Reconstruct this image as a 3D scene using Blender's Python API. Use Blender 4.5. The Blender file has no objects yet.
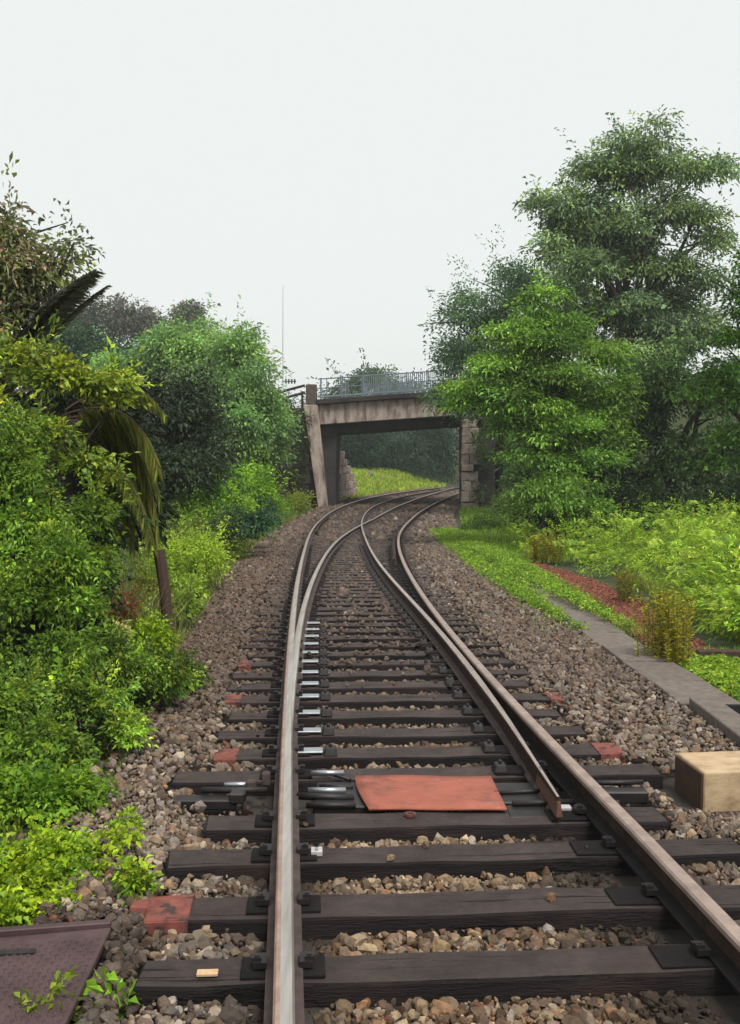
import bpy, bmesh, math, random
import numpy as np
from mathutils import Vector, Matrix

random.seed(7)
rng = np.random.default_rng(11)
S = bpy.context.scene
C = S.collection

# ---------------------------------------------------------------- camera, light, exposure
FOC, CX, CY, HOR, CAMH = 1050.0, 370.0, 512.0, 455.0, 1.80
PITCH = math.atan((CY - HOR) / FOC)
cam_d = bpy.data.cameras.new('camera')
cam = bpy.data.objects.new('camera', cam_d)
C.objects.link(cam)
cam.location = (0, 0, CAMH)
cam.rotation_euler = (math.pi / 2 - PITCH, 0, 0)
cam_d.sensor_fit = 'VERTICAL'
cam_d.sensor_height = 24.0
cam_d.lens = FOC * 24.0 / 1024.0
cam_d.clip_start = 0.05
cam_d.clip_end = 3000
S.camera = cam

SUN_EL, SUN_AZ = math.radians(58), math.radians(150)     # azimuth from +Y, clockwise
world = bpy.data.worlds.new('World')
S.world = world
world.use_nodes = True
wn, wl = world.node_tree.nodes, world.node_tree.links
wn.clear()
wo = wn.new('ShaderNodeOutputWorld')
bg = wn.new('ShaderNodeBackground')
sky = wn.new('ShaderNodeTexSky')
sky.sky_type = 'NISHITA'
sky.sun_disc = False
sky.sun_elevation = SUN_EL
sky.sun_rotation = SUN_AZ
sky.dust_density = 4.0
mixc = wn.new('ShaderNodeMix')
mixc.data_type = 'RGBA'
mixc.inputs[0].default_value = 0.94                      # overcast: cloud white over the clear sky
mixc.inputs[7].default_value = (4.30, 4.44, 4.33, 1)
wl.new(sky.outputs[0], mixc.inputs[6])
wl.new(mixc.outputs[2], bg.inputs[0])
bg.inputs[1].default_value = 0.0875
wl.new(bg.outputs[0], wo.inputs[0])

sun_d = bpy.data.lights.new('sun', 'SUN')
sun = bpy.data.objects.new('sun', sun_d)
C.objects.link(sun)
sun_d.energy = 1.5
sun_d.angle = math.radians(22)
sun_d.color = (1.0, 0.965, 0.9)
sdir = Vector((math.sin(SUN_AZ) * math.cos(SUN_EL), math.cos(SUN_AZ) * math.cos(SUN_EL), math.sin(SUN_EL)))
sun.rotation_euler = sdir.to_track_quat('Z', 'Y').to_euler()
sun.location = sdir * 60

S.view_settings.view_transform = 'Standard'
S.view_settings.look = 'None'
S.view_settings.gamma = 1.0
S.view_settings.use_curve_mapping = False
S.view_settings.exposure = 1.27
S.render.engine = 'CYCLES'
S.cycles.max_bounces = 6
S.cycles.diffuse_bounces = 3
S.cycles.transmission_bounces = 3

# ---------------------------------------------------------------- helpers
def lin(r, g, b):
    f = lambda c: (c / 255 / 12.92) if c <= 10.3 else ((c / 255 + 0.055) / 1.055) ** 2.4
    return (f(r), f(g), f(b))


def tag(o, label=None, cat=None, group=None, kind=None):
    if label: o['label'] = label
    if cat: o['category'] = cat
    if group: o['group'] = group
    if kind: o['kind'] = kind
    return o


def empty(name, loc, label=None, cat=None, group=None):
    o = bpy.data.objects.new(name, None)
    C.objects.link(o)
    o.location = loc
    o.empty_display_size = 0.2
    return tag(o, label, cat, group)


def link(name, me, parent=None, loc=(0, 0, 0)):
    o = bpy.data.objects.new(name, me)
    C.objects.link(o)
    o.location = loc
    if parent is not None:
        o.parent = parent
        # shapes are given in world space unless loc says otherwise
        if loc == (0, 0, 0):
            o.matrix_parent_inverse = Matrix.Translation(-Vector(parent.location)) if parent.rotation_euler.z == 0 else parent.matrix_basis.inverted()
    return o


def np_mesh(name, V, F, mats, cols=None, smooth=False, mi=None):
    """V (N,3), F (M,k) all faces alike, cols (M,3) face colours"""
    V = np.asarray(V, np.float32).reshape(-1, 3)
    F = np.asarray(F, np.int32)
    m, k = F.shape
    me = bpy.data.meshes.new(name)
    me.vertices.add(len(V)); me.vertices.foreach_set('co', V.ravel())
    me.loops.add(m * k); me.loops.foreach_set('vertex_index', F.ravel())
    me.polygons.add(m)
    me.polygons.foreach_set('loop_start', np.arange(0, m * k, k, dtype=np.int32))
    me.polygons.foreach_set('loop_total', np.full(m, k, np.int32))
    for x in (mats if isinstance(mats, (list, tuple)) else [mats]):
        me.materials.append(x)
    if mi is not None: me.polygons.foreach_set('material_index', np.asarray(mi, np.int32))
    me.polygons.foreach_set('use_smooth', np.full(m, smooth, bool))
    me.update(calc_edges=True)
    if cols is not None:
        a = me.attributes.new('Col', 'FLOAT_COLOR', 'FACE')
        c = np.ones((m, 4), np.float32); c[:, :3] = cols
        a.data.foreach_set('color', c.ravel())
    return me


class MB:
    """collects boxes, tubes, prisms; builds ONE mesh"""
    def __init__(s): s.v = []; s.f = []; s.m = []
    def add(s, vs, fs, mi=0):
        b = len(s.v); s.v += [tuple(v) for v in vs]
        for f in fs: s.f.append([b + i for i in f]); s.m.append(mi)
        return s
    def box(s, c, h, M=None, mi=0, taper=1.0, jit=0):
        vs = []
        for z in (-1, 1):
            t = taper if z > 0 else 1
            for x, y in ((-1, -1), (1, -1), (1, 1), (-1, 1)):
                v = Vector((x * h[0] * t, y * h[1] * t, z * h[2]))
                if jit: v += Vector((random.uniform(-jit, jit), random.uniform(-jit, jit), random.uniform(-jit, jit)))
                if M is not None: v = M @ v
                vs.append(v + Vector(c))
        return s.add(vs, [(3, 2, 1, 0), (4, 5, 6, 7), (0, 1, 5, 4), (1, 2, 6, 5), (2, 3, 7, 6), (3, 0, 4, 7)], mi)
    def hexa(s, b, t, mi=0):
        return s.add(list(b) + list(t), [(3, 2, 1, 0), (4, 5, 6, 7), (0, 1, 5, 4), (1, 2, 6, 5), (2, 3, 7, 6), (3, 0, 4, 7)], mi)
    def tube(s, pts, rad, n=6, mi=0, cap=True):
        pts = [Vector(p) for p in pts]
        if not isinstance(rad, (list, tuple)): rad = [rad] * len(pts)
        vs = []; fs = []; u = None
        for i, p in enumerate(pts):
            d = (pts[min(i + 1, len(pts) - 1)] - pts[max(i - 1, 0)]).normalized()
            if u is None: u = d.orthogonal().normalized()
            else: u = (u - d * u.dot(d)).normalized()
            w = d.cross(u)
            for k in range(n):
                a = 2 * math.pi * k / n
                vs.append(p + (u * math.cos(a) + w * math.sin(a)) * rad[i])
        for i in range(len(pts) - 1):
            for k in range(n):
                a, b = i * n + k, i * n + (k + 1) % n
                fs.append((a, b, b + n, a + n))
        if cap:
            fs.append(tuple(range(n - 1, -1, -1))); o = (len(pts) - 1) * n; fs.append(tuple(range(o, o + n)))
        return s.add(vs, fs, mi)
    def mesh(s, name, mats, bevel=0, smooth=False, seg=1):
        me = bpy.data.meshes.new(name)
        me.from_pydata(s.v, [], s.f)
        for m in (mats if isinstance(mats, (list, tuple)) else [mats]): me.materials.append(m)
        me.polygons.foreach_set('material_index', s.m)
        if bevel or True:
            bm = bmesh.new(); bm.from_mesh(me)
            if bevel:
                bmesh.ops.bevel(bm, geom=[e for e in bm.edges if len(e.link_faces) == 2 and e.calc_face_angle(0) > 0.5], offset=bevel, segments=seg, affect='EDGES', profile=0.6)
            bmesh.ops.recalc_face_normals(bm, faces=bm.faces)
            bm.to_mesh(me); bm.free()
        me.polygons.foreach_set('use_smooth', [smooth] * len(me.polygons))
        return me
    def build(s, name, mats, parent=None, bevel=0, smooth=False, seg=1):
        return link(name, s.mesh(name, mats, bevel, smooth, seg), parent)


# ---------------------------------------------------------------- materials
def mat(name, fn):
    m = bpy.data.materials.new(name); m.use_nodes = True
    nt = m.node_tree; b = nt.nodes['Principled BSDF']
    fn(nt, b)
    return m

def N(nt, t, **kw):
    n = nt.nodes.new(t)
    for k, v in kw.items(): setattr(n, k, v)
    return n

def noise(nt, scale, detail=6, rough=0.6, obj=True, vec=None):
    n = N(nt, 'ShaderNodeTexNoise'); n.inputs['Scale'].default_value = scale
    n.inputs['Detail'].default_value = detail; n.inputs['Roughness'].default_value = rough
    if vec is not None: nt.links.new(vec, n.inputs['Vector'])
    elif obj:
        t = N(nt, 'ShaderNodeTexCoord'); nt.links.new(t.outputs['Object'], n.inputs['Vector'])
    return n

def ramp(nt, fac, stops):
    r = N(nt, 'ShaderNodeValToRGB'); e = r.color_ramp.elements
    while len(e) < len(stops): e.new(0.5)
    for i, (p, c) in enumerate(stops):
        e[i].position = p; e[i].color = (*c, 1)
    nt.links.new(fac, r.inputs[0]); return r

def bump(nt, b, h, strength=0.4, dist=0.02):
    n = N(nt, 'ShaderNodeBump'); n.inputs['Strength'].default_value = strength; n.inputs['Distance'].default_value = dist
    nt.links.new(h, n.inputs['Height']); nt.links.new(n.outputs[0], b.inputs['Normal'])

def surf(name, stops, scale=6, rough=0.8, bs=0.4, bd=0.02, metal=0.0, spec=0.4, stretch=None, fine=None, byrandom=0.0):
    def fn(nt, b):
        tc = N(nt, 'ShaderNodeTexCoord'); vec = tc.outputs['Object']
        if byrandom:
            oi = N(nt, 'ShaderNodeObjectInfo'); ad = N(nt, 'ShaderNodeVectorMath', operation='MULTIPLY_ADD')
            cb = N(nt, 'ShaderNodeCombineXYZ')
            for i in range(3): nt.links.new(oi.outputs['Random'], cb.inputs[i])
            ad.inputs[1].default_value = (37, 53, 71)
            nt.links.new(cb.outputs[0], ad.inputs[0]); nt.links.new(vec, ad.inputs[2]); vec = ad.outputs[0]
        if stretch:
            mp = N(nt, 'ShaderNodeMapping'); mp.inputs['Scale'].default_value = stretch
            nt.links.new(vec, mp.inputs[0]); vec = mp.outputs[0]
        n = noise(nt, scale, 8, 0.65, vec=vec)
        r = ramp(nt, n.outputs[0], stops)
        out = r.outputs[0]
        if byrandom:
            hs = N(nt, 'ShaderNodeHueSaturation')
            mr = N(nt, 'ShaderNodeMapRange'); mr.inputs[3].default_value = 1 - byrandom; mr.inputs[4].default_value = 1 + byrandom
            nt.links.new(oi.outputs['Random'], mr.inputs[0]); nt.links.new(mr.outputs[0], hs.inputs['Value'])
            nt.links.new(out, hs.inputs['Color']); out = hs.outputs[0]
        nt.links.new(out, b.inputs['Base Color'])
        n2 = noise(nt, fine or scale * 6, 8, 0.7, vec=vec)
        bump(nt, b, n2.outputs[0], bs, bd)
        b.inputs['Roughness'].default_value = rough; b.inputs['Metallic'].default_value = metal
        b.inputs['Specular IOR Level'].default_value = spec
    return mat(name, fn)

def leaf_material(name, transl=0.35, rough=0.5, spec=0.25):
    m = bpy.data.materials.new(name); m.use_nodes = True
    nt = m.node_tree; b = nt.nodes['Principled BSDF']; o = nt.nodes['Material Output']
    a = N(nt, 'ShaderNodeAttribute'); a.attribute_name = 'Col'
    nt.links.new(a.outputs['Color'], b.inputs['Base Color'])
    b.inputs['Roughness'].default_value = rough; b.inputs['Specular IOR Level'].default_value = spec
    t = N(nt, 'ShaderNodeBsdfTranslucent')
    hs = N(nt, 'ShaderNodeHueSaturation'); hs.inputs['Saturation'].default_value = 1.0; hs.inputs['Value'].default_value = 1.0
    nt.links.new(a.outputs['Color'], hs.inputs['Color']); nt.links.new(hs.outputs[0], t.inputs['Color'])
    mx = N(nt, 'ShaderNodeMixShader'); mx.inputs[0].default_value = transl
    nt.links.new(b.outputs[0], mx.inputs[1]); nt.links.new(t.outputs[0], mx.inputs[2]); nt.links.new(mx.outputs[0], o.inputs[0])
    return m

M = {}
M['leaf'] = leaf_material('leaf')
M['glossy_leaf'] = leaf_material('glossy_leaf', 0.25, 0.42, 0.35)

def stone_fn(nt, b):
    a = N(nt, 'ShaderNodeAttribute'); a.attribute_name = 'Col'
    n = noise(nt, 45, 6, 0.7)
    r = ramp(nt, n.outputs[0], [(0.25, (0.55, 0.55, 0.55)), (0.75, (1.35, 1.33, 1.3))])
    mx = N(nt, 'ShaderNodeMix', data_type='RGBA', blend_type='MULTIPLY'); mx.inputs[0].default_value = 1
    nt.links.new(a.outputs['Color'], mx.inputs[6]); nt.links.new(r.outputs[0], mx.inputs[7])
    nt.links.new(mx.outputs[2], b.inputs['Base Color'])
    b.inputs['Roughness'].default_value = 0.75; b.inputs['Specular IOR Level'].default_value = 0.3
    n2 = noise(nt, 90, 6, 0.7); bump(nt, b, n2.outputs[0], 0.5, 0.01)
M['stone'] = mat('stone', stone_fn)
M['soil'] = surf('soil', [(0.3, (0.018, 0.014, 0.012)), (0.7, (0.05, 0.042, 0.034))], 3, 0.95, 0.6, 0.03)
M['earth'] = surf('earth', [(0.3, (0.02, 0.026, 0.01)), (0.55, (0.035, 0.05, 0.012)), (0.75, (0.05, 0.045, 0.025))], 1.5, 0.95, 0.6, 0.05)
M['red_soil'] = surf('red_soil', [(0.3, (0.095, 0.036, 0.024)), (0.7, (0.20, 0.078, 0.052))], 8, 0.95, 0.7, 0.04)
M['timber'] = surf('timber', [(0.25, (0.009, 0.0066, 0.0073)), (0.55, (0.020, 0.0148, 0.0160)), (0.8, (0.050, 0.036, 0.034))], 2.6, 0.72, 1.0, 0.022, stretch=(0.9, 16, 7), byrandom=0.25, spec=0.25)
def dusty_top(m, col, amt):
    nt = m.node_tree; b = nt.nodes['Principled BSDF']; l = b.inputs['Base Color'].links[0].from_socket
    g = N(nt, 'ShaderNodeNewGeometry'); sx = N(nt, 'ShaderNodeSeparateXYZ'); nt.links.new(g.outputs['True Normal'], sx.inputs[0])
    n = noise(nt, 5, 7, .7); mr = N(nt, 'ShaderNodeMapRange'); mr.inputs[1].default_value = .3; mr.inputs[2].default_value = .7; mr.inputs[3].default_value = amt * .35; mr.inputs[4].default_value = amt * 1.3
    nt.links.new(n.outputs[0], mr.inputs[0])
    gt = N(nt, 'ShaderNodeMath', operation='GREATER_THAN'); gt.inputs[1].default_value = .8; nt.links.new(sx.outputs[2], gt.inputs[0])
    mu = N(nt, 'ShaderNodeMath', operation='MULTIPLY'); nt.links.new(gt.outputs[0], mu.inputs[0]); nt.links.new(mr.outputs[0], mu.inputs[1])
    mx = N(nt, 'ShaderNodeMix', data_type='RGBA'); nt.links.new(mu.outputs[0], mx.inputs[0]); nt.links.new(l, mx.inputs[6]); mx.inputs[7].default_value = (*col, 1)
    nt.links.new(mx.outputs[2], b.inputs['Base Color'])
def worn(m, col, scale, lo, hi, stretch=None, amt=1.0, bmp=0):
    nt = m.node_tree; b = nt.nodes['Principled BSDF']; l = b.inputs['Base Color'].links[0].from_socket
    tc = N(nt, 'ShaderNodeTexCoord'); oi = N(nt, 'ShaderNodeObjectInfo'); ad = N(nt, 'ShaderNodeVectorMath', operation='ADD'); cb = N(nt, 'ShaderNodeCombineXYZ'); mu = N(nt, 'ShaderNodeMath', operation='MULTIPLY'); mu.inputs[1].default_value = 43
    nt.links.new(oi.outputs['Random'], mu.inputs[0])
    for i in range(3): nt.links.new(mu.outputs[0], cb.inputs[i])
    nt.links.new(tc.outputs['Object'], ad.inputs[0]); nt.links.new(cb.outputs[0], ad.inputs[1]); vec = ad.outputs[0]
    if stretch:
        mp = N(nt, 'ShaderNodeMapping'); mp.inputs['Scale'].default_value = stretch; nt.links.new(vec, mp.inputs[0]); vec = mp.outputs[0]
    n = noise(nt, scale, 6, .6, vec=vec)
    mr = N(nt, 'ShaderNodeMapRange'); mr.inputs[1].default_value = lo; mr.inputs[2].default_value = hi; mr.inputs[3].default_value = 0; mr.inputs[4].default_value = amt
    nt.links.new(n.outputs[0], mr.inputs[0])
    mx = N(nt, 'ShaderNodeMix', data_type='RGBA'); nt.links.new(mr.outputs[0], mx.inputs[0]); nt.links.new(l, mx.inputs[6]); mx.inputs[7].default_value = (*col, 1)
    nt.links.new(mx.outputs[2], b.inputs['Base Color'])
    if bmp:
        bn = N(nt, 'ShaderNodeBump'); bn.inputs['Strength'].default_value = bmp; bn.inputs['Distance'].default_value = -.02
        nt.links.new(mr.outputs[0], bn.inputs['Height'])
        old = b.inputs['Normal'].links[0].from_socket; nt.links.new(old, bn.inputs['Normal']); nt.links.new(bn.outputs[0], b.inputs['Normal'])
dusty_top(M['timber'], (0.122, 0.090, 0.083), 0.72)
worn(M['timber'], (0.006, 0.005, 0.005), 1.0, .60, .66, (1.1, 34, 12), .9, .8)
worn(M['timber'], (0.075, 0.040, 0.028), 2.4, .56, .75, (1, 2, 2), .5)
M['dark_steel'] = surf('dark_steel', [(0.3, (0.008, 0.007, 0.008)), (0.7, (0.022, 0.017, 0.017))], 14, 0.5, 0.4, 0.004, spec=0.4)
M['oil_shadow_black'] = surf('oil_shadow_black', [(0.3, (0.006, 0.0055, 0.0055)), (0.7, (0.014, 0.012, 0.012))], 9, 0.85, 0.4, 0.004, spec=0.15)  # near-black for grease and the painted-in shadow beside the rails
M['oiled_steel'] = surf('oiled_steel', [(0.3, (0.30, 0.32, 0.34)), (0.7, (0.45, 0.47, 0.5))], 9, 0.28, 0.15, 0.002, metal=0.8)
M['rail_side'] = surf('rail_side', [(0.3, (0.018, 0.011, 0.009)), (0.7, (0.052, 0.030, 0.023))], 9, 0.85, 0.4, 0.004, spec=0.2)
M['rail_foot'] = surf('rail_foot', [(0.3, (0.038, 0.026, 0.024)), (0.7, (0.090, 0.066, 0.062))], 9, 0.85, 0.4, 0.004, spec=0.2)
M['rail_bright'] = surf('rail_bright', [(0.3, (0.32, 0.285, 0.255)), (0.7, (0.58, 0.545, 0.50))], 7, 0.34, 0.1, 0.002, metal=0.75, stretch=(3, 0.2, 3))
M['rail_shoulder'] = surf('rail_shoulder', [(0.3, (0.24, 0.15, 0.12)), (0.7, (0.42, 0.30, 0.25))], 9, 0.5, 0.2, 0.003, metal=0.35)
M['rail_dusty'] = surf('rail_dusty', [(0.3, (0.21, 0.150, 0.125)), (0.7, (0.38, 0.295, 0.255))], 9, 0.55, 0.2, 0.003, metal=0.25)
M['orange_rubber'] = surf('orange_rubber', [(0.26, (0.17, 0.06, 0.042)), (0.42, (0.28, 0.085, 0.055)), (0.6, (0.33, 0.10, 0.066)), (0.78, (0.33, 0.15, 0.11))], 4, 0.85, 0.7, 0.008, fine=60)
M['red_paint'] = surf('red_paint', [(0.3, (0.075, 0.026, 0.022)), (0.45, (0.16, 0.045, 0.033)), (0.7, (0.24, 0.075, 0.055))], 14, 0.8, 0.4, 0.006)
worn(M['orange_rubber'], (0.06, 0.032, 0.026), 3.2, .54, .72, None, .75)
worn(M['orange_rubber'], (0.42, 0.23, 0.18), 9, .60, .72, (1, 5, 1), .5)
worn(M['red_paint'], (0.030, 0.022, 0.021), 9, .54, .60, None, .9)
M['tan_timber'] = surf('tan_timber', [(0.25, (0.26, 0.165, 0.09)), (0.5, (0.43, 0.31, 0.185)), (0.8, (0.52, 0.41, 0.275))], 7, 0.8, 0.5, 0.008, stretch=(1.0, 1.6, 1.6))
worn(M['tan_timber'], (0.10, 0.065, 0.04), 3.5, .55, .75, None, .6)
M['shaded_end'] = surf('shaded_end', [(0.3, (0.035, 0.018, 0.011)), (0.7, (0.085, 0.045, 0.026))], 12, 0.85, 0.5, 0.006)
M['concrete'] = surf('concrete', [(0.25, (0.08, 0.064, 0.054)), (0.5, (0.15, 0.122, 0.104)), (0.8, (0.22, 0.185, 0.16))], 14, 0.9, 0.9, 0.012, byrandom=0.10)
M['bridge_concrete'] = surf('bridge_concrete', [(0.30, (0.06, 0.038, 0.036)), (0.42, (0.19, 0.14, 0.12)), (0.54, (0.36, 0.295, 0.25)), (0.64, (0.42, 0.355, 0.30)), (0.76, (0.16, 0.11, 0.095))], 1.9, 0.9, 0.8, 0.08, stretch=(1.3, 1, 0.38))
M['brown_stone'] = surf('brown_stone', [(0.3, (0.05, 0.035, 0.032)), (0.7, (0.14, 0.10, 0.09))], 5, 0.9, 0.7, 0.04)
M['mast_paint'] = surf('mast_paint', [(0.3, (0.36, 0.38, 0.38)), (0.7, (0.46, 0.48, 0.48))], 5, 0.6, 0.2, 0.01)
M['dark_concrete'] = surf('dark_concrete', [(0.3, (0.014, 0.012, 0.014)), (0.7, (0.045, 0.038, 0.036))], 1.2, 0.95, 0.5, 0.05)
M['pier_stone'] = surf('pier_stone', [(0.25, (0.09, 0.07, 0.055)), (0.5, (0.28, 0.23, 0.185)), (0.8, (0.42, 0.36, 0.29))], 2.5, 0.9, 0.8, 0.06, byrandom=0.3)
M['wall_stone'] = surf('wall_stone', [(0.25, (0.018, 0.015, 0.012)), (0.55, (0.04, 0.033, 0.026)), (0.8, (0.05, 0.06, 0.03))], 1.6, 0.95, 0.7, 0.05, byrandom=0.35)
M['pink_stone'] = surf('pink_stone', [(0.25, (0.18, 0.13, 0.115)), (0.55, (0.37, 0.29, 0.25)), (0.8, (0.46, 0.39, 0.34))], 1.5, 0.95, 0.7, 0.05, byrandom=0.2)
M['rail_paint'] = surf('rail_paint', [(0.3, (0.10, 0.13, 0.16)), (0.7, (0.17, 0.21, 0.25))], 5, 0.7, 0.2, 0.01)
M['pale_paint'] = surf('pale_paint', [(0.3, (0.5, 0.5, 0.5)), (0.7, (0.7, 0.7, 0.68))], 5, 0.7, 0.2, 0.01)
M['stalk'] = surf('stalk', [(0.3, (0.12, 0.11, 0.03)), (0.7, (0.2, 0.18, 0.06))], 20, 0.8, 0.2, 0.002)
M['bark'] = surf('bark', [(0.3, (0.018, 0.015, 0.013)), (0.7, (0.06, 0.05, 0.042))], 5, 0.95, 0.8, 0.04, stretch=(3, 3, 0.6))
M['post_wood'] = surf('post_wood', [(0.3, (0.035, 0.02, 0.015)), (0.7, (0.09, 0.052, 0.038))], 5, 0.9, 0.7, 0.02, stretch=(4, 4, 0.5))
M['cover_steel'] = surf('cover_steel', [(0.3, (0.045, 0.026, 0.027)), (0.7, (0.095, 0.057, 0.057))], 6, 0.62, 0.35, 0.006, metal=0.15)
M['tag_paint'] = surf('tag_paint', [(0.3, (0.42, 0.27, 0.14)), (0.7, (0.6, 0.42, 0.24))], 30, 0.6, 0.2, 0.002)
M['white_metal'] = surf('white_metal', [(0.3, (0.34, 0.32, 0.32)), (0.7, (0.5, 0.48, 0.47))], 30, 0.5, 0.2, 0.002)

# ---------------------------------------------------------------- track geometry and ground
A = [(-0.173, 2.0), (-0.255, 2.997), (-0.334, 3.994), (-0.411, 4.991), (-0.486, 5.988), (-0.559, 6.985), (-0.629, 7.983), (-0.698, 8.98), (-0.764, 9.978), (-0.829, 10.976), (-0.891, 11.974), (-0.952, 12.972), (-1.01, 13.97), (-1.068, 14.969), (-1.123, 15.967), (-1.177, 16.966), (-1.23, 17.964), (-1.281, 18.963), (-1.331, 19.962), (-1.381, 20.961), (-1.429, 21.959), (-1.546, 24.457), (-1.658, 26.954), (-1.764, 29.452), (-1.861, 31.95), (-1.945, 34.449), (-2.013, 36.948), (-2.061, 39.447), (-2.082, 41.947), (-2.073, 44.447), (-2.027, 46.947), (-1.944, 49.445), (-1.82, 51.942), (-1.653, 54.437), (-1.442, 56.928), (-1.185, 59.414), (-0.88, 61.896), (-0.526, 64.37), (-0.124, 66.838), (0.329, 69.296), (0.834, 71.745), (1.39, 74.182), (1.998, 76.607), (2.659, 79.018), (3.373, 81.414), (4.141, 83.793), (4.962, 86.154), (5.838, 88.496)]
B = [(-0.489, 6.3), (-0.573, 7.547), (-0.649, 8.795), (-0.716, 10.043), (-0.775, 11.292), (-0.825, 12.541), (-0.867, 13.79), (-0.902, 15.039), (-0.93, 16.289), (-0.953, 17.539), (-0.971, 18.789), (-0.984, 20.039), (-0.994, 21.289), (-0.999, 22.539), (-0.999, 23.789), (-0.994, 25.039), (-0.983, 26.289), (-0.964, 27.538), (-0.938, 28.788), (-0.904, 30.038), (-0.871, 31.037), (-0.766, 33.535), (-0.628, 36.031), (-0.456, 38.525), (-0.251, 41.017), (-0.016, 43.506), (0.247, 45.996), (0.552, 48.705), (0.836, 51.174), (1.131, 53.648), (1.452, 56.127), (1.806, 58.607), (2.176, 61.085), (2.562, 63.56), (2.961, 66.032), (3.371, 68.502), (3.793, 70.969), (4.224, 73.435), (4.664, 75.899), (5.114, 78.362), (5.574, 80.823), (6.043, 83.281), (6.521, 85.738), (7.008, 88.193)]
CR = [(1.006, 5.6), (0.981, 6.6), (0.948, 7.599), (0.907, 8.598), (0.859, 9.597), (0.804, 10.596), (0.744, 11.594), (0.681, 12.592), (0.614, 13.59), (0.547, 14.587), (0.481, 15.585), (0.417, 16.583), (0.356, 17.581), (0.299, 18.58), (0.246, 19.578), (0.197, 20.577), (0.152, 21.576), (0.111, 22.575), (0.073, 23.574), (0.038, 24.574), (0.006, 25.573), (-0.067, 28.072), (-0.133, 30.571), (-0.192, 33.071), (-0.247, 35.57), (-0.294, 38.07), (-0.327, 40.569), (-0.336, 43.069), (-0.316, 45.569), (-0.26, 48.069), (-0.165, 50.567), (-0.026, 53.063), (0.16, 55.556), (0.398, 58.045), (0.687, 60.528), (1.028, 63.004), (1.419, 65.474), (1.859, 67.934), (2.349, 70.386), (2.886, 72.827), (3.472, 75.258), (4.105, 77.676), (4.785, 80.082), (5.512, 82.474), (6.286, 84.851), (7.106, 87.212), (7.973, 89.558), (8.884, 91.885)]
D = [(1.568, 2.0), (1.471, 2.995), (1.379, 3.991), (1.291, 4.987), (1.207, 5.984), (1.13, 6.981), (1.059, 7.978), (0.995, 8.976), (0.939, 9.975), (0.89, 10.973), (0.847, 11.972), (0.811, 12.972), (0.779, 13.971), (0.753, 14.971), (0.732, 15.971), (0.715, 16.971), (0.701, 17.97), (0.691, 18.97), (0.684, 19.97), (0.681, 20.97), (0.681, 21.97), (0.696, 24.47), (0.734, 26.97), (0.795, 29.469), (0.882, 31.968), (0.996, 34.465), (1.14, 36.961), (1.311, 39.455), (1.507, 41.947), (1.726, 44.438), (1.973, 46.935), (2.257, 49.435), (2.578, 51.927), (2.925, 54.408), (3.274, 56.88), (3.634, 59.348), (4.009, 61.814), (4.398, 64.279), (4.801, 66.742), (5.214, 69.203), (5.638, 71.663), (6.072, 74.122), (6.515, 76.579), (6.968, 79.035), (7.43, 81.488), (7.902, 83.94), (8.382, 86.39), (8.872, 88.838)]
A = [(-0.049, 0.5)] + A
D = [(1.722, 0.5)] + D


def drop(Y):
    t = np.clip((np.asarray(Y, float) - 5) / 40, 0, 1)
    return 0.93 * (0.55 * t + 0.45 * (t * t * (3 - 2 * t)))

def at_y(L, y):
    a = np.array(L); return np.interp(y, a[:, 1], a[:, 0])

def sstep(a, b, x):
    t = np.clip((x - a) / (b - a), 0, 1); return t * t * (3 - 2 * t)

def XL(Y): return np.interp(Y, [0, 4.8, 8, 12, 25, 43, 58, 64, 80, 100, 140], [-1.3, -1.35, -1.75, -2.1, -3.1, -3.6, -2.75, -2.2, 1.0, 8, 30])
def XR(Y): return np.interp(Y, [0, 7, 12, 16, 30, 53, 60, 80, 100, 140], [2.62, 2.55, 2.5, 2.55, 2.6, 4.2, 5.1, 9.5, 16, 40])

_wv = rng.uniform(0, 6.28, 12)
def wob(x, y):
    return (np.sin(x * 0.9 + _wv[0]) * np.cos(y * 0.7 + _wv[1]) * 0.5 + np.sin(x * 2.3 + y * 1.7 + _wv[2]) * 0.25
            + np.sin(x * 4.1 - y * 3.3 + _wv[3]) * 0.12)

def ground(x, y):
    x = np.asarray(x, float); y = np.asarray(y, float)
    base = -drop(y) - 0.255
    dl = XL(y) - x; dr = x - XR(y)
    z = base.copy() if hasattr(base, 'copy') else base
    pl = np.clip(dl, 0, None); pr = np.clip(dr, 0, None)
    out = np.clip(np.maximum(pl, pr), 0, 1)
    z = z + out * 0.05 * wob(x, y)
    # left bank rising towards the bridge, gentle near the camera
    z = z + sstep(0.2, 9, pl) * (0.7 + 2.6 * sstep(16, 50, y)) * (1 - sstep(61, 66, y) * 0.80)
    # grassy bank beyond the bridge
    z = z + sstep(0, 5, pl) * 0.9 * sstep(62, 74, y)
    # right side: level bank, slowly rising behind the bracken
    z = z + sstep(1.0, 14, pr) * 0.8
    # ridge carrying the road over the bridge
    rid = 4.45 + 0.068 * np.clip(x, -40, 40) - np.clip(np.maximum(59.3 - y, y - 67.5), 0, None) * 0.75
    lw = (x < -3.5 - np.clip(59.9 - y, 0, None) * 1.2) | ((x < -3.3) & (y > 59.9))
    rw = (x > 7.3 + np.clip(59.3 - y, 0, None) * 0.75)
    z = np.where((lw | rw), np.maximum(z, rid), z)
    # far ground rolls up to wooded hills
    z = z + sstep(90, 260, y) * 12 + sstep(14, 120, np.abs(x)) * 6 * sstep(20, 80, y)
    # open cable trough at the right
    pit = (x > 2.82) & (x < 3.42) & (y > 6.6) & (y < 8.35)
    z = np.where(pit, base - 0.3, z)
    return z

def gz(x, y): return float(ground(np.array([x]), np.array([y]))[0])

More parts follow.
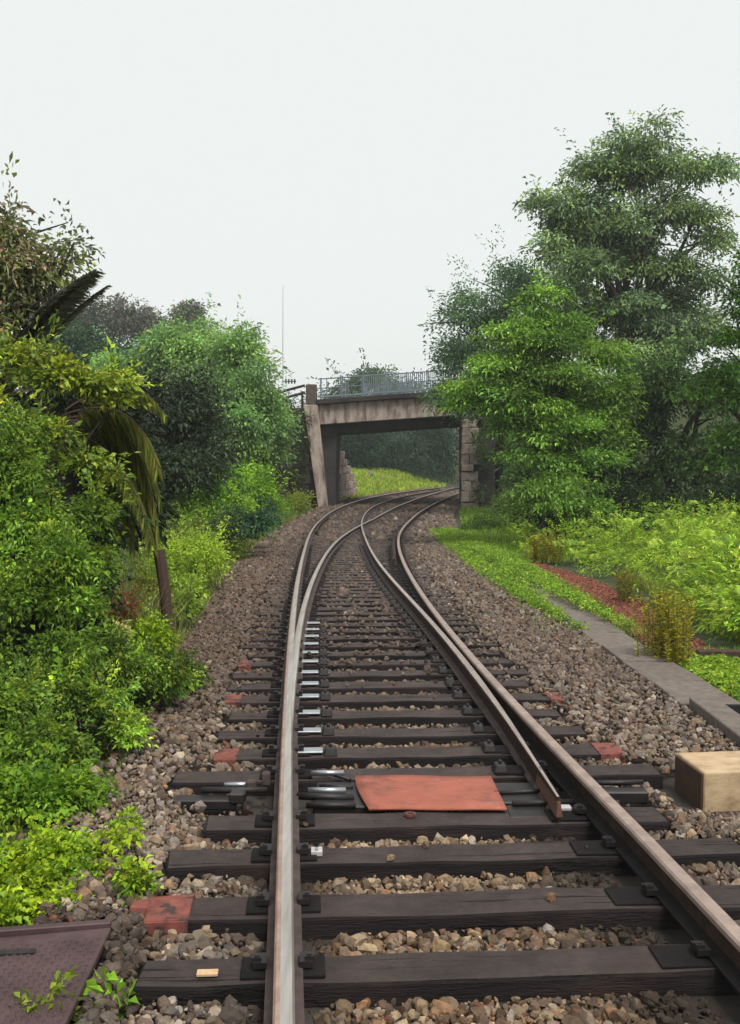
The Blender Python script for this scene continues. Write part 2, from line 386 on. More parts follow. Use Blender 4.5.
cp, sp_ = math.cos(PITCH), math.sin(PITCH)
def P(px, py, Y):
    """world point at distance Y seen at that pixel of the photograph (used once to survey the place)"""
    dx, dz = (px - CX) / FOC, -(py - CY) / FOC
    d = (dx, cp + dz * sp_, -sp_ + dz * cp)
    t = Y / d[1]
    return Vector((d[0] * t, Y, CAMH + d[2] * t))

# ground sheet
gx = np.unique(np.concatenate([np.linspace(-700, -60, 17), np.linspace(-60, -10, 36), np.linspace(-10, 12, 111), np.linspace(12, 60, 33), np.linspace(60, 700, 17)]))
gy = np.unique(np.concatenate([np.linspace(-60, 0, 13), np.linspace(0, 30, 121), np.linspace(30, 110, 161), np.linspace(110, 1200, 40)]))
X, Y = np.meshgrid(gx, gy)
Zg = ground(X, Y)
nx, ny = len(gx), len(gy)
ii = (np.arange(ny - 1)[:, None] * nx + np.arange(nx - 1)[None, :]).ravel()
F = np.stack([ii, ii + 1, ii + 1 + nx, ii + nx], 1)
me = np_mesh('ground', np.stack([X.ravel(), Y.ravel(), Zg.ravel()], 1), F, [M['earth'], M['soil']], smooth=True)
fx = X.ravel()[F].mean(1); fy = Y.ravel()[F].mean(1)
inb = (fx > XL(fy) - 0.3) & (fx < XR(fy) + 0.2) & (fy < 120)
me.polygons.foreach_set('material_index', inb.astype(np.int32))
tag(link('ground', me), kind='structure')

# ---------------------------------------------------------------- rails
PROFILE = [(-.070, -.150), (.070, -.150), (.070, -.139), (.012, -.122), (.009, -.045), (.034, -.034), (.036, -.012), (.028, -.002), (.012, 0), (-.012, 0), (-.028, -.002), (-.036, -.012), (-.034, -.034), (-.009, -.045), (-.012, -.122), (-.070, -.139)]
PMAT = [0, 1, 1, 0, 0, 3, 2, 2, 2, 3, 3, 3, 0, 0, 1, 1]
PMAT_BLADE = [0, 1, 1, 0, 0, 0, 0, 3, 2, 3, 0, 0, 0, 0, 1, 1]

def resample(L, step):
    a = np.array(L); s = np.concatenate([[0], np.cumsum(np.hypot(*np.diff(a, axis=0).T))])
    n = int(s[-1] / step); q = np.linspace(0, s[-1], n + 1)
    return np.stack([np.interp(q, s, a[:, 0]), np.interp(q, s, a[:, 1])], 1)

def smooth_line(a, it=4):
    a = a.copy()
    for _ in range(it): a[1:-1] = (a[:-2] + 2 * a[1:-1] + a[2:]) / 4
    return a

def rail(L, mats, label, dz=0.0, tip=0, name='rail', cat='rail', prof=PROFILE, pm=PMAT):
    a = smooth_line(resample(L, 0.4)); n = len(a)
    t = np.gradient(a, axis=0); t /= np.linalg.norm(t, axis=1)[:, None]
    nrm = np.stack([t[:, 1], -t[:, 0]], 1)
    P0 = np.array(prof); k = len(P0)
    w = np.ones(n); lower = np.zeros(n)
    if tip:
        s = np.arange(n) * 0.4
        w = np.clip(0.25 + 0.75 * s / tip, 0, 1); lower = np.clip(1 - s / (tip * 0.5), 0, 1) * -0.02
    z0 = -drop(a[:, 1]) + dz + lower
    V = np.zeros((n, k, 3))
    V[:, :, 0] = a[:, None, 0] + nrm[:, None, 0] * P0[None, :, 0] * w[:, None]
    V[:, :, 1] = a[:, None, 1] + nrm[:, None, 1] * P0[None, :, 0] * w[:, None]
    V[:, :, 2] = z0[:, None] + P0[None, :, 1]
    i = np.arange(n - 1)[:, None] * k; j = np.arange(k)[None, :]
    Fq = np.stack([i + j, i + (j + 1) % k, i + k + (j + 1) % k, i + k + j], -1).reshape(-1, 4)
    mi = np.tile(pm, n - 1)
    Fq = Fq[:, ::-1]
    me = np_mesh(name, V.reshape(-1, 3), Fq, mats, mi=mi)
    bm = bmesh.new(); bm.from_mesh(me); bm.verts.ensure_lookup_table()
    bm.faces.new([bm.verts[q] for q in range(k)]); bm.faces.new([bm.verts[(n - 1) * k + q] for q in range(k)][::-1])
    bmesh.ops.recalc_face_normals(bm, faces=bm.faces); bm.to_mesh(me); bm.free()
    return tag(link(name, me), label, cat)

bright = [M['rail_side'], M['rail_foot'], M['rail_bright'], M['rail_shoulder']]
dusty = [M['rail_side'], M['oil_shadow_black'], M['rail_dusty'], M['rail_dusty']]  # foot blackened: grease and shade in one colour
mixed = [M['rail_side'], M['rail_foot'], M['rail_bright'], M['rail_dusty']]
railA = rail(A, bright, 'bright-topped running rail in the left foreground, outermost on the left')
railB = rail(B, mixed, 'slim switch blade rail hugging the right side of the left running rail', dz=-0.003, tip=3.2)
CR2 = [(1.012, 5.55)] + CR[1:]
railC = rail(CR2, mixed, 'middle rail whose rusty tip ends beyond the orange mat', dz=-0.005, tip=3.4, pm=PMAT_BLADE)
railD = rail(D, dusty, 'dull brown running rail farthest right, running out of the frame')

def offset_line(L, o, y0, y1, flare=0.06):
    a = resample(L, 0.4); t = np.gradient(a, axis=0); t /= np.linalg.norm(t, axis=1)[:, None]
    m = (a[:, 1] > y0) & (a[:, 1] < y1); b = a[m]; tt = t[m]
    q = np.linspace(-1, 1, len(b)); oo = o + np.sign(o) * flare * np.clip((np.abs(q) - 0.75) / 0.25, 0, 1)
    return np.stack([b[:, 0] + tt[:, 1] * oo, b[:, 1] - tt[:, 0] * oo], 1)
rail(offset_line(D, -0.13, 22, 35), [M['rail_side']] * 4, 'short dark check rail inside the right rail before the bridge', dz=-0.01, cat='check rail', name='check_rail')
rail(offset_line(A, 0.13, 35, 47), [M['rail_side']] * 4, 'short dark check rail inside the left rail near the bridge', dz=-0.01, cat='check rail', name='check_rail')

# rusty end of the open blade
m_ = MB()
a0 = Vector((1.012, 5.55, 0)); a1 = Vector((0.985, 6.35, 0))
m_.hexa([(0.992, 5.5, -.135), (1.030, 5.5, -.135), (1.02, 6.1, -.135), (0.975, 6.1, -.135)], [(1.003, 5.53, -.055), (1.022, 5.53, -.055), (1.004, 6.1, -.03), (0.99, 6.1, -.03)])
M['rust'] = surf('rust', [(0.3, (0.045, 0.02, 0.013)), (0.7, (0.13, 0.058, 0.036))], 14, 0.85, 0.5, 0.006)
m_.build('blade_tip', M['rust'], railC, 0.006)

# ---------------------------------------------------------------- sleepers
ys = [3.96, 4.52, 5.10, 5.60, 6.46, 6.95, 7.49, 8.06, 8.65]
while ys[-1] < 57: ys.append(ys[-1] + 0.555 + random.uniform(-.03, .03))
LOV = [0.55, 0.56, 0.57, 0.43, 0.70, 0.45, 0.5, 0.46, 0.5]
ROV = [0.5, 0.52, 0.60, 0.38, 0.65, 0.54, 0.46, 0.42, 0.56]
ORD = ['first', 'second', 'third', 'fourth', 'fifth', 'sixth', 'seventh', 'eighth', 'ninth', 'tenth', 'eleventh', 'twelfth', 'thirteenth', 'fourteenth', 'fifteenth', 'sixteenth', 'seventeenth', 'eighteenth', 'nineteenth', 'twentieth']
TEN = ['twent', 'thirt', 'fort', 'fift']
ORD += [f'{t}ieth' if u == 0 else f'{t}y-{ORD[u - 1]}' for t in TEN for u in range(10)][1:]
SL = ['bottommost dark timber sleeper, bearing a small pale number tag',
      'dark sleeper with a large brick-red left end, second from the bottom edge',
      'dark sleeper with a small white two-hole fitting right of the left rail',
      'short dark sleeper just in front of the orange mat',
      'long dark sleeper carrying the far edge of the orange mat',
      'dark sleeper with large red squares on both of its ends, just beyond the orange mat']
def grid_plate(hx, hy, hz): return MB().box((0, 0, 0), (hx, hy, hz)).mesh('baseplate', M['dark_steel'], 0.008)
plate_me = MB().box((0, 0, 0), (0.16, 0.080, 0.010)).mesh('baseplate', M['oil_shadow_black'], 0.005)
def clip_mesh(s):
    m = MB()
    m.box((s * 0.088, 0, 0.020), (0.026, 0.042, 0.012))
    m.tube([(s * 0.1, -0.015, 0.025), (s * 0.1, -0.015, 0.052)], 0.011, 6)
    m.box((s * 0.1, -0.015, 0.039), (0.017, 0.017, 0.009))
    return m.mesh('clip', M['dark_steel'], 0)
clip_l, clip_r = clip_mesh(-1), clip_mesh(1)
wide_me = MB().box((-.06, 0, 0), (0.21, 0.088, 0.005)).mesh('baseplate', M['oil_shadow_black'], 0.002)  # widened black plate paints the grease and shadow band inside the rail
slide_me = MB().box((0, 0, 0), (0.085, 0.055, 0.007)).mesh('slide_plate', M['oiled_steel'], 0.004)
chair_me = MB().box((0, 0, 0), (0.045, 0.06, 0.026), taper=0.7).tube([(0, 0, 0.02), (0, 0, 0.048)], 0.014, 6).mesh('rail_chair', M['dark_steel'], 0.006)

def child(name, me, parent, wx, wy, wz, rz):
    o = bpy.data.objects.new(name, me); C.objects.link(o); o.parent = parent
    o.matrix_parent_inverse = Matrix.Identity(4)
    loc = parent.matrix_basis.inverted() @ Vector((wx, wy, wz))
    o.location = loc; o.rotation_euler = (0, 0, rz - parent.rotation_euler.z)
    return o

sleepers = []
for i, y in enumerate(ys):
    xa, xd = float(at_y(A, y)), float(at_y(D, y))
    ha = (float(at_y(A, y + .5)) - float(at_y(A, y - .5)) + float(at_y(D, y + .5)) - float(at_y(D, y - .5))) / 2
    rz = -math.atan(ha) if y > 9 else math.atan(0.06 - max(0, (y - 6)) * 0.008)
    if i < len(LOV): lo, ro = LOV[i], ROV[i]
    else: lo, ro = random.uniform(.44, .58), random.uniform(.42, .56)
    xl, xr = xa - lo, xd + ro
    hw, hl, hh = 0.123 + random.uniform(-.008, .008), (xr - xl) / 2, 0.07
    nseg = 11
    vs, fs = [], []
    for q in range(nseg + 1):
        u = -hl + 2 * hl * q / nseg
        for (yy, zz) in ((-hw, -hh), (hw, -hh), (hw, hh), (-hw, hh)):
            vs.append((u + random.uniform(-.012, .012), yy + random.uniform(-.006, .006), zz + (random.uniform(-.006, .004) if zz > 0 else 0)))
    for q in range(nseg):
        for e in range(4): fs.append((q * 4 + e, q * 4 + (e + 1) % 4, q * 4 + 4 + (e + 1) % 4, q * 4 + 4 + e))
    fs.append((3, 2, 1, 0)); o4 = nseg * 4; fs.append((o4, o4 + 1, o4 + 2, o4 + 3))
    o = MB().add(vs, fs).build('sleeper', M['timber'], None, 0.010 if y < 14 else 0.006)
    zt = -float(drop(y)) - 0.162
    o.location = ((xl + xr) / 2, y, zt - hh); o.rotation_euler = (0, 0, rz)
    if i < len(SL): lab = SL[i]
    elif i == 8: lab = 'dark sleeper with small red squares on both tips, third beyond the large-red-ended one'
    elif i == 11: lab = 'dark sleeper with one small red square on its left tip only'
    elif y < 31: lab = ORD[i - 6] + ' dark sleeper beyond the one with two large red ends'
    else: lab = 'weathered sleeper nearly buried in ballast in the distant stretch before the bridge'
    tag(o, lab, 'sleeper', 'timber sleepers under the rails')
    sleepers.append(o)
    o['_y'] = 0; del o['_y']
    if y < 30:
        lines = [(A, xa)]
        xb = float(at_y(B, y)) if y > 6.6 else None
        xc = float(at_y(CR, y)) if y > 5.7 else None
        for Lr, xx in ((A, xa), (D, xd)):
            dx = float(at_y(Lr, y)) - xx
            # height follows the sleeper's own line across the track
            ly = y + math.tan(rz) * (xx - (xl + xr) / 2)
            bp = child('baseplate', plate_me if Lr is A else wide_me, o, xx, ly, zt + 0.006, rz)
            if y < 22:
                for cm in (clip_l, clip_r):
                    cl = bpy.data.objects.new('clip', cm); C.objects.link(cl); cl.parent = bp; cl.location = (0, 0, 0.010)
        if xb is not None and y < 13.5:
            ly = y + math.tan(rz) * (xb - (xl + xr) / 2)
            child('slide_plate', slide_me, o, xb + 0.135, ly, zt + 0.022, rz)
            child('rail_chair', chair_me, o, xb + 0.27, ly - 0.02, zt + 0.03, rz)
        elif xb is not None and y >= 13.5:
            ly = y + math.tan(rz) * (xb - (xl + xr) / 2)
            child('baseplate', plate_me, o, xb, ly, zt + 0.006, rz)
        if xc is not None:
            ly = y + math.tan(rz) * (xc - (xl + xr) / 2)
            child('baseplate', plate_me, o, xc - .05, ly, zt + 0.006, rz)
            child('rail_chair', chair_me, o, xc - 0.17, ly - 0.02, zt + 0.03, rz)

def end_plate(idx, side, w, nm='end_plate', lab='brick-red painted end of the sleeper'):
    o = sleepers[idx]
    me = o.data
    hl = max(abs(v.co.x) for v in me.vertices)
    m = MB(); hw = 0.128
    x0, x1 = (-hl - .012, -hl + w) if side < 0 else (hl - w, hl + .012)
    m.box(((x0 + x1) / 2, 0, 0.072), ((x1 - x0) / 2, hw, 0.006), jit=0.004)
    m.box(((x0 if side < 0 else x1), 0, 0.01), (0.006, hw, 0.066))
    m.box(((x0 + x1) / 2, -hw - .003, 0.02), ((x1 - x0) / 2, 0.005, 0.056))
    me2 = m.mesh('end_plate', M['red_paint'], 0.003)
    c = bpy.data.objects.new(nm, me2); C.objects.link(c); c.parent = o; c['label'] = lab
    return c
end_plate(1, -1, 0.17)
t_ = link('red_tab', MB().box((-max(abs(v.co.x) for v in sleepers[1].data.vertices) - .055, .05, .045), (.045, .05, .035), taper=.85, jit=.004).mesh('red_tab', M['red_paint'], .006)); t_.parent = sleepers[1]; t_['label'] = 'small orange-red tab sticking out of the sleeper end'
end_plate(5, -1, 0.13); end_plate(5, 1, 0.15)
end_plate(8, -1, 0.12); end_plate(8, 1, 0.10)
end_plate(11, -1, 0.11)
# pale tag and white two-hole fitting
o = MB().box((-0.62 + 0.02, -0.03, 0.080), (0.040, 0.020, 0.006)).mesh('number_tag', M['tag_paint'], 0.002)
c = bpy.data.objects.new('number_tag', o); C.objects.link(c); c.parent = sleepers[0]; c['label'] = 'small pale yellowish tag on the timber'
hl = max(abs(v.co.x) for v in sleepers[0].data.vertices); c.location.x = (-hl + 0.27) + 0.60
m = MB(); m.box((0, 0, 0), (0.028, 0.034, 0.012)); m.box((0, 0.016, 0.0135), (0.010, 0.007, 0.003), mi=1); m.box((0, -0.016, 0.0135), (0.010, 0.007, 0.003), mi=1)
c = link('two_hole_fitting', m.mesh('two_hole_fitting', [M['white_metal'], M['dark_steel']], 0.002)); c.parent = sleepers[2]
c['label'] = 'small white fitting with two dark holes'
c.location = sleepers[2].matrix_basis.inverted() @ Vector((-0.262, 5.06, -0.145)); c.rotation_euler = (0, 0, 0)

# ---------------------------------------------------------------- orange mat between the blades
m = MB()
nx_, ny_ = 12, 8
def matz(u, v): return -0.146 + 0.003 * math.sin(u * 5 + 1) * (v) + 0.002 * math.sin(u * 9 + v * 4)
top, bot = [], []
for j in range(ny_ + 1):
    v = j / ny_; yb = 5.69 + 0.60 * v
    xl_ = -0.005 + 0.02 * v - 0.07 * math.sin(v * math.pi * 0.55) - 0.035 * v
    xr_ = 0.755 - 0.02 * v
    for i in range(nx_ + 1):
        u = i / nx_; z = matz(u, v)
        yy = yb + 0.005 * math.sin(u * 4)
        top.append((xl_ + (xr_ - xl_) * u, yy, z)); bot.append((xl_ + (xr_ - xl_) * u, yy, z - 0.012))
vs = top + bot; nt_ = len(top); fs = []
for j in range(ny_):
    for i in range(nx_):
        a = j * (nx_ + 1) + i
        fs.append((a, a + 1, a + nx_ + 2, a + nx_ + 1)); fs.append((a + nt_ + nx_ + 1, a + nt_ + nx_ + 2, a + nt_ + 1, a + nt_))
for i in range(nx_):
    for (a, b) in ((i, i + 1), (ny_ * (nx_ + 1) + i + 1, ny_ * (nx_ + 1) + i)): fs.append((a, a + nt_, b + nt_, b))
for j in range(ny_):
    for (a, b) in (((j + 1) * (nx_ + 1), j * (nx_ + 1)), (j * (nx_ + 1) + nx_, (j + 1) * (nx_ + 1) + nx_)): fs.append((a, a + nt_, b + nt_, b))
matobj = m.add(vs, fs).build('rubber_mat', M['orange_rubber'], None, 0, True)
tag(matobj, 'orange-red rubber mat laid across two sleepers between the rails', 'mat')
m = MB(); m.tube([(0.22, 5.63, -0.165), (0.22, 5.63, -0.15)], 0.032, 10); m.tube([(0.22, 5.63, -0.15), (0.22, 5.63, -0.146)], 0.016, 8)
tag(m.build('washer', M['red_paint']), 'small rusty washer on the sleeper before the orange mat', 'washer')

# ---------------------------------------------------------------- point rodding at the switch tips
def rods(root, *specs):
    for nm, mt, kind, a_, b_ in specs:
        m = MB()
        if kind == 'box': m.box(a_, b_)
        else: m.tube(a_, kind, 8)
        m.build(nm, M[mt], root, .008 if kind == 'box' else 0, kind != 'box')
rt = empty('point_rodding', (-0.5, 6.05, -0.2), 'black greased point rods and drive plates crossing under the left rail', 'point rodding')
rods(rt, ('drive_plate', 'dark_steel', 'box', (-0.12, 6.02, -0.215), (0.20, 0.22, 0.045)),
     ('stretcher_rod', 'dark_steel', .020, [(-0.98, 6.02, -0.15), (-0.60, 6.02, -0.15)], 0), ('stretcher_rod', 'dark_steel', .022, [(-0.42, 5.93, -0.155), (-0.09, 5.93, -0.165)], 0),
     ('polished_rod', 'oiled_steel', .016, [(-0.86, 6.10, -0.142), (-0.70, 6.10, -0.142)], 0), ('polished_rod', 'oiled_steel', .019, [(-0.36, 5.99, -0.142), (-0.14, 5.99, -0.142)], 0), ('polished_rod', 'oiled_steel', .018, [(-0.36, 6.32, -0.14), (-0.16, 6.32, -0.14)], 0),
     ('rod_joint', 'rail_foot', 'box', (-0.70, 6.10, -0.15), (0.03, 0.03, 0.035)), ('rod_joint', 'dark_steel', 'box', (-0.76, 5.94, -0.16), (0.045, 0.05, 0.03)), ('rod_joint', 'rail_foot', 'box', (-0.62, 6.18, -0.13), (0.025, 0.03, 0.04)),
     ('cross_bar', 'dark_steel', 'box', (-0.95, 5.95, -0.2), (0.18, 0.05, 0.03)), ('cross_bar', 'dark_steel', .017, [(-0.36, 5.80, -0.165), (-0.08, 5.80, -0.165)], 0), ('cross_bar', 'dark_steel', .013, [(-0.30, 6.15, -0.165), (-0.10, 6.12, -0.165)], 0), ('cross_bar', 'dark_steel', .012, [(-0.3, 6.4, -0.15), (-0.12, 6.25, -0.16)], 0))
rt2 = empty('point_rodding', (1.0, 5.8, -0.2), 'black rod end with a pale clasp by the rusty blade tip', 'point rodding')
rods(rt2, ('drive_plate', 'dark_steel', 'box', (0.98, 5.72, -0.2), (0.22, 0.10, 0.03)), ('drive_plate', 'dark_steel', 'box', (0.90, 6.05, -0.2), (0.2, 0.18, 0.03)),
     ('stretcher_rod', 'dark_steel', .018, [(0.80, 5.80, -0.155), (1.16, 5.83, -0.155)], 0), ('stretcher_rod', 'dark_steel', .014, [(0.72, 6.0, -0.16), (1.1, 6.05, -0.16)], 0), ('clasp', 'white_metal', 'box', (1.07, 5.72, -0.155), (0.045, 0.025, 0.016)))
rt3 = empty('point_rodding', (1.42, 6.05, -0.2), 'black rod leaving the right rail towards the tan block', 'point rodding')
rods(rt3, ('cross_bar', 'dark_steel', 'box', (1.42, 6.05, -0.19), (0.2, 0.05, 0.035)), ('stretcher_rod', 'dark_steel', .016, [(1.30, 6.12, -0.14), (1.62, 6.14, -0.14)], 0))

# ---------------------------------------------------------------- ballast (uncountable stones)
def ico(sub):
    bm = bmesh.new(); bmesh.ops.create_icosphere(bm, subdivisions=sub, radius=1)
    v = np.array([q.co[:] for q in bm.verts]); f = np.array([[q.index for q in t.verts] for t in bm.faces]); bm.free()
    return v, f
def rand_rot(n):
    q = rng.normal(size=(n, 4)); q /= np.linalg.norm(q, axis=1)[:, None]
    w, x, y, z = q.T
    return np.stack([np.stack([1 - 2 * (y * y + z * z), 2 * (x * y - z * w), 2 * (x * z + y * w)], -1),
                     np.stack([2 * (x * y + z * w), 1 - 2 * (x * x + z * z), 2 * (y * z - x * w)], -1),
                     np.stack([2 * (x * z - y * w), 2 * (y * z + x * w), 1 - 2 * (x * x + y * y)], -1)], 1)
def variants(sub, n):
    v, f = ico(sub); out = []
    for _ in range(n):
        d = v.copy()
        for _k in range(9):                                    # knock flat facets into it
            nn = rng.normal(size=3); nn /= np.linalg.norm(nn); c = rng.uniform(0.42, 0.8)
            s = d @ nn; d = d - np.clip(s - c, 0, None)[:, None] * nn
        d *= rng.uniform(0.85, 1.1, size=(len(v), 1)); out.append(d)
    return np.array(out), f
def stones(pos, size, sub, cols):
    n = len(pos); vs, f = variants(sub, 14)
    V = vs[rng.integers(0, 14, n)] * rng.uniform(0.7, 1.2, size=(n, 1, 3)) * size[:, None, None] * 0.5
    V = np.einsum('nij,nvj->nvi', rand_rot(n), V) + pos[:, None, :]
    k = vs.shape[1]
    Fs = f[None] + (np.arange(n) * k)[:, None, None]
    return V.reshape(-1, 3), Fs.reshape(-1, 3), np.repeat(cols, len(f), 0)

PAL_ST = np.array([lin(126, 114, 102), lin(116, 106, 100), lin(142, 126, 108), lin(100, 86, 78), lin(124, 118, 116), lin(90, 80, 78), lin(156, 146, 132), lin(124, 100, 82), lin(80, 66, 60), lin(138, 130, 126)])
SY = np.array([s.location.y for s in sleepers]); SX = np.array([s.location.x for s in sleepers]); SR = np.array([math.tan(s.rotation_euler.z) for s in sleepers])
SHL = np.array([max(abs(v.co.x) for v in s.data.vertices) for s in sleepers])
def scatter(y0, y1, sp, size, sub, layers, lift):
    out = []
    for ly in range(layers):
        xs = np.arange(-5, 12, sp); yy = np.arange(y0, y1, sp)
        Xg, Yg = np.meshgrid(xs, yy)
        Xg = (Xg + rng.uniform(-.55, .55, Xg.shape) * sp).ravel(); Yg = (Yg + rng.uniform(-.55, .55, Yg.shape) * sp).ravel()
        edge = rng.normal(0, .12, Xg.shape)
        k = (Xg > XL(Yg) - 0.15 + edge) & (Xg < XR(Yg) + 0.02 + edge * .3 * (Yg > 16))
        k &= np.abs(Xg) < Yg * 0.40 + 1.2
        k &= ~((Yg < 4.36) & (Xg < -1.02 - (Yg - 3.4) * .05)) & ~((Yg < 4.7) & (Xg < -1.45))
        Xg, Yg = Xg[k], Yg[k]
        sz = size * rng.lognormal(0, .36, len(Xg)); sz = np.clip(sz, size * .45, size * 2.0)
        # sleepers
        j = np.argmin(np.abs(Yg[:, None] - (SY[None] + (Xg[:, None] - SX[None]) * SR[None])), 1)
        dy = np.abs(Yg - (SY[j] + (Xg - SX[j]) * SR[j])); on = (dy < 0.115 + sz * .32) & (np.abs(Xg - SX[j]) < SHL[j] + sz * .3)
        far = sstep(10, 22, Yg)
        keep = ~on | (rng.random(len(Xg)) < 0.002 * (Yg > 4.4) + 0.20 * sstep(8, 12, Yg) + 0.30 * far)
        keep &= ~((Xg > 1.72) & (Xg < 2.9) & (Yg > 5.80) & (Yg < 6.6))
        # rails
        da = np.abs(Xg - at_y(A, Yg)); dd = np.abs(Xg - at_y(D, Yg))
        db = np.where(Yg > 6.2, np.abs(Xg - at_y(B, Yg)), 9); dc = np.where(Yg > 5.5, np.abs(Xg - at_y(CR, Yg)), 9)
        rd = np.minimum(np.minimum(da, dd), np.minimum(db, dc))
        keep &= rd > 0.075 + sz * .3
        sw = (Yg > 5.72) & (Yg < 6.36) & (((Xg > -1.05) & (Xg < 0.05)) | ((Xg > 0.72) & (Xg < 1.6)))
        keep &= ~(sw & (rng.random(len(Xg)) < 0.92))
        inside = (Xg > at_y(A, Yg)) & (Xg < at_y(D, Yg))
        z = -drop(Yg) - 0.245 + lift + ly * size * 0.28 + rng.uniform(-.012, .012, len(Xg))
        shoulder = (Xg < SX[j] - SHL[j]) | (Xg > SX[j] + SHL[j])
        z = z + np.where(shoulder, 0.035 * np.exp(-np.abs(np.abs(Xg - SX[j]) - SHL[j]) * 1.5), 0.0) + np.where(inside, -.012, 0.012)
        z = z - 0.035 * np.exp(-((rd - .05) / .12) ** 2) * (1 - far)
        z = np.where(on, np.maximum(z, -drop(Yg) - 0.15 - .03 * far), z)
        c = .94 * PAL_ST[rng.integers(0, len(PAL_ST), len(Xg))] * rng.lognormal(0, .30, (len(Xg), 1))
        # brake dust: browner and darker in the travelled stretch, grease and rail shadow painted black beside the rails
        dust = (0.20 + 0.60 * sstep(4.8, 11, Yg) * (1 - .35 * (Xg > at_y(D, Yg))))[:, None]
        c = c * (1 - dust) + dust * np.array(lin(88, 72, 60)) * rng.uniform(.65, 1.4, (len(Xg), 1))
        oil_shadow = np.clip(np.exp(-(rd / .22) ** 2) + np.exp(-((Xg - at_y(D, Yg) + .20) / (.22 + .14 * (Yg < 7))) ** 2), 0, 1)[:, None] * 0.92
        c = c * (1 - oil_shadow) + oil_shadow * np.array(lin(30, 25, 25))
        c = c * (1 + (np.where(inside, 1.0, .35) * (1 - sstep(5.5, 10, Yg)))[:, None] * np.array([.16, .02, -.20]))
        wsp = rng.random(len(Xg)) < 0.006
        dirt = ((Yg < 4.5) & (Xg < -.86))[:, None] * .7; c = c * (1 - dirt) + dirt * np.array(lin(52, 44, 38))
        c[wsp] = np.array(lin(150, 142, 132)) * .9
        rst = (rng.random(len(Xg)) < 0.008); c[rst] = np.array(lin(118, 74, 54)) * .8
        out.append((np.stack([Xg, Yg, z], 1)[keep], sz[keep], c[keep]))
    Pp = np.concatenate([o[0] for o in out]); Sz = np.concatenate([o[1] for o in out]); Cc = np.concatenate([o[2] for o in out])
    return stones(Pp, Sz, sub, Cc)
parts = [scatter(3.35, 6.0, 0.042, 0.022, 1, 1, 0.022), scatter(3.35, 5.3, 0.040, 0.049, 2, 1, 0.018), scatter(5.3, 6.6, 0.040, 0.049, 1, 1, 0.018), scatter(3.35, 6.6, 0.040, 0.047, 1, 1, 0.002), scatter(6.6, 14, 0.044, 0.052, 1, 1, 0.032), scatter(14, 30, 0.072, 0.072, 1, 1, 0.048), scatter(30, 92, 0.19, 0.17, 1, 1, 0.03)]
vo = 0; VV, FF, CC = [], [], []
for v, f, c in parts:
    VV.append(v); FF.append(f + vo); CC.append(c); vo += len(v)
print('ballast tris', sum(len(f) for f in FF))
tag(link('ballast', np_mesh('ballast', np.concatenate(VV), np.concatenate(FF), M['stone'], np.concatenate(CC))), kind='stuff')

def lone_stone(px, py, size, col, label, name='loose_stone', cat='stone'):
    Y_ = CAMH
    y = 1050 * (CAMH + .22) / (py - HOR)
    for _ in range(6): y = FOC * (CAMH + .22 + float(drop(y))) / (py - HOR)
    p = P(px, py, y)
    v, f, c = stones(np.array([[0, 0, 0.0]]), np.array([size]), 2, np.array([col]))
    o = link(name, np_mesh(name, v, f, M['stone'], c), None, (p.x, p.y, p.z + size * .2)); tag(o, label, cat)
lone_stone(190, 713, .09, lin(235, 230, 225), 'whitish stone lying in the ballast left of the sleepers, beside the hedge')
lone_stone(97, 778, .08, lin(205, 90, 70), 'reddish brick fragment lying at the foot of the left hedge', 'brick_fragment', 'brick')
lone_stone(98, 792, .06, lin(150, 170, 200), 'bluish scrap lying at the foot of the hedge beside the red fragment', 'scrap', 'litter')
lone_stone(558, 941, .05, lin(150, 170, 150), 'pale greenish stone in the ballast of the bottom foreground', )
lone_stone(472, 846, .085, lin(160, 148, 132), 'pale stone between the sleepers just before the orange mat', )
lone_stone(190, 847, .09, lin(170, 155, 135), 'large pale stone left of the sleepers with no red ends', )

# ---------------------------------------------------------------- concrete path of trough lids at the right
path = empty('cable_trough', (2.78, 9, -.2), 'low grey concrete cable trough with flat lids along the right of the ballast', 'cable trough')
yy = 8.42; k = 0
while yy < 19:
    L_ = 0.98; x0 = float(np.interp(yy + L_ / 2, [7, 12, 16, 28], [2.80, 2.76, 2.82, 2.86]))
    z = -float(drop(yy + .5)) - 0.165 + random.uniform(-.010, .010)
    dr_ = (float(drop(yy + 1)) - float(drop(yy)))
    Mx = Matrix.Rotation(random.uniform(-.012, .012), 3, 'Z') @ Matrix.Rotation(-math.atan(dr_), 3, 'X') @ Matrix.Rotation(random.uniform(-.01, .01), 3, 'Y')
    link('slab', MB().box((x0, yy + L_ / 2, z - .035), (0.25, L_ / 2 - .008, 0.04), Mx, jit=.004).mesh('slab', M['concrete'], 0.008), path)
    yy += L_; k += 1
m = MB()
m.box((2.69, 7.50, -0.235), (0.11, 0.90, 0.075), jit=.004)
m.build('side_wall', M['concrete'], path, 0.008)
m = MB(); m.box((3.36, 7.50, -0.25), (0.06, 0.90, 0.075)); m.build('side_wall', M['concrete'], path, 0.008)
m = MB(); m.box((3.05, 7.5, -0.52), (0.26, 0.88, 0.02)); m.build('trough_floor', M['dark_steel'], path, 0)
m = MB(); m.box((3.05, 8.37, -0.36), (0.26, 0.02, 0.15)); m.build('end_wall', M['dark_concrete'], path, 0)

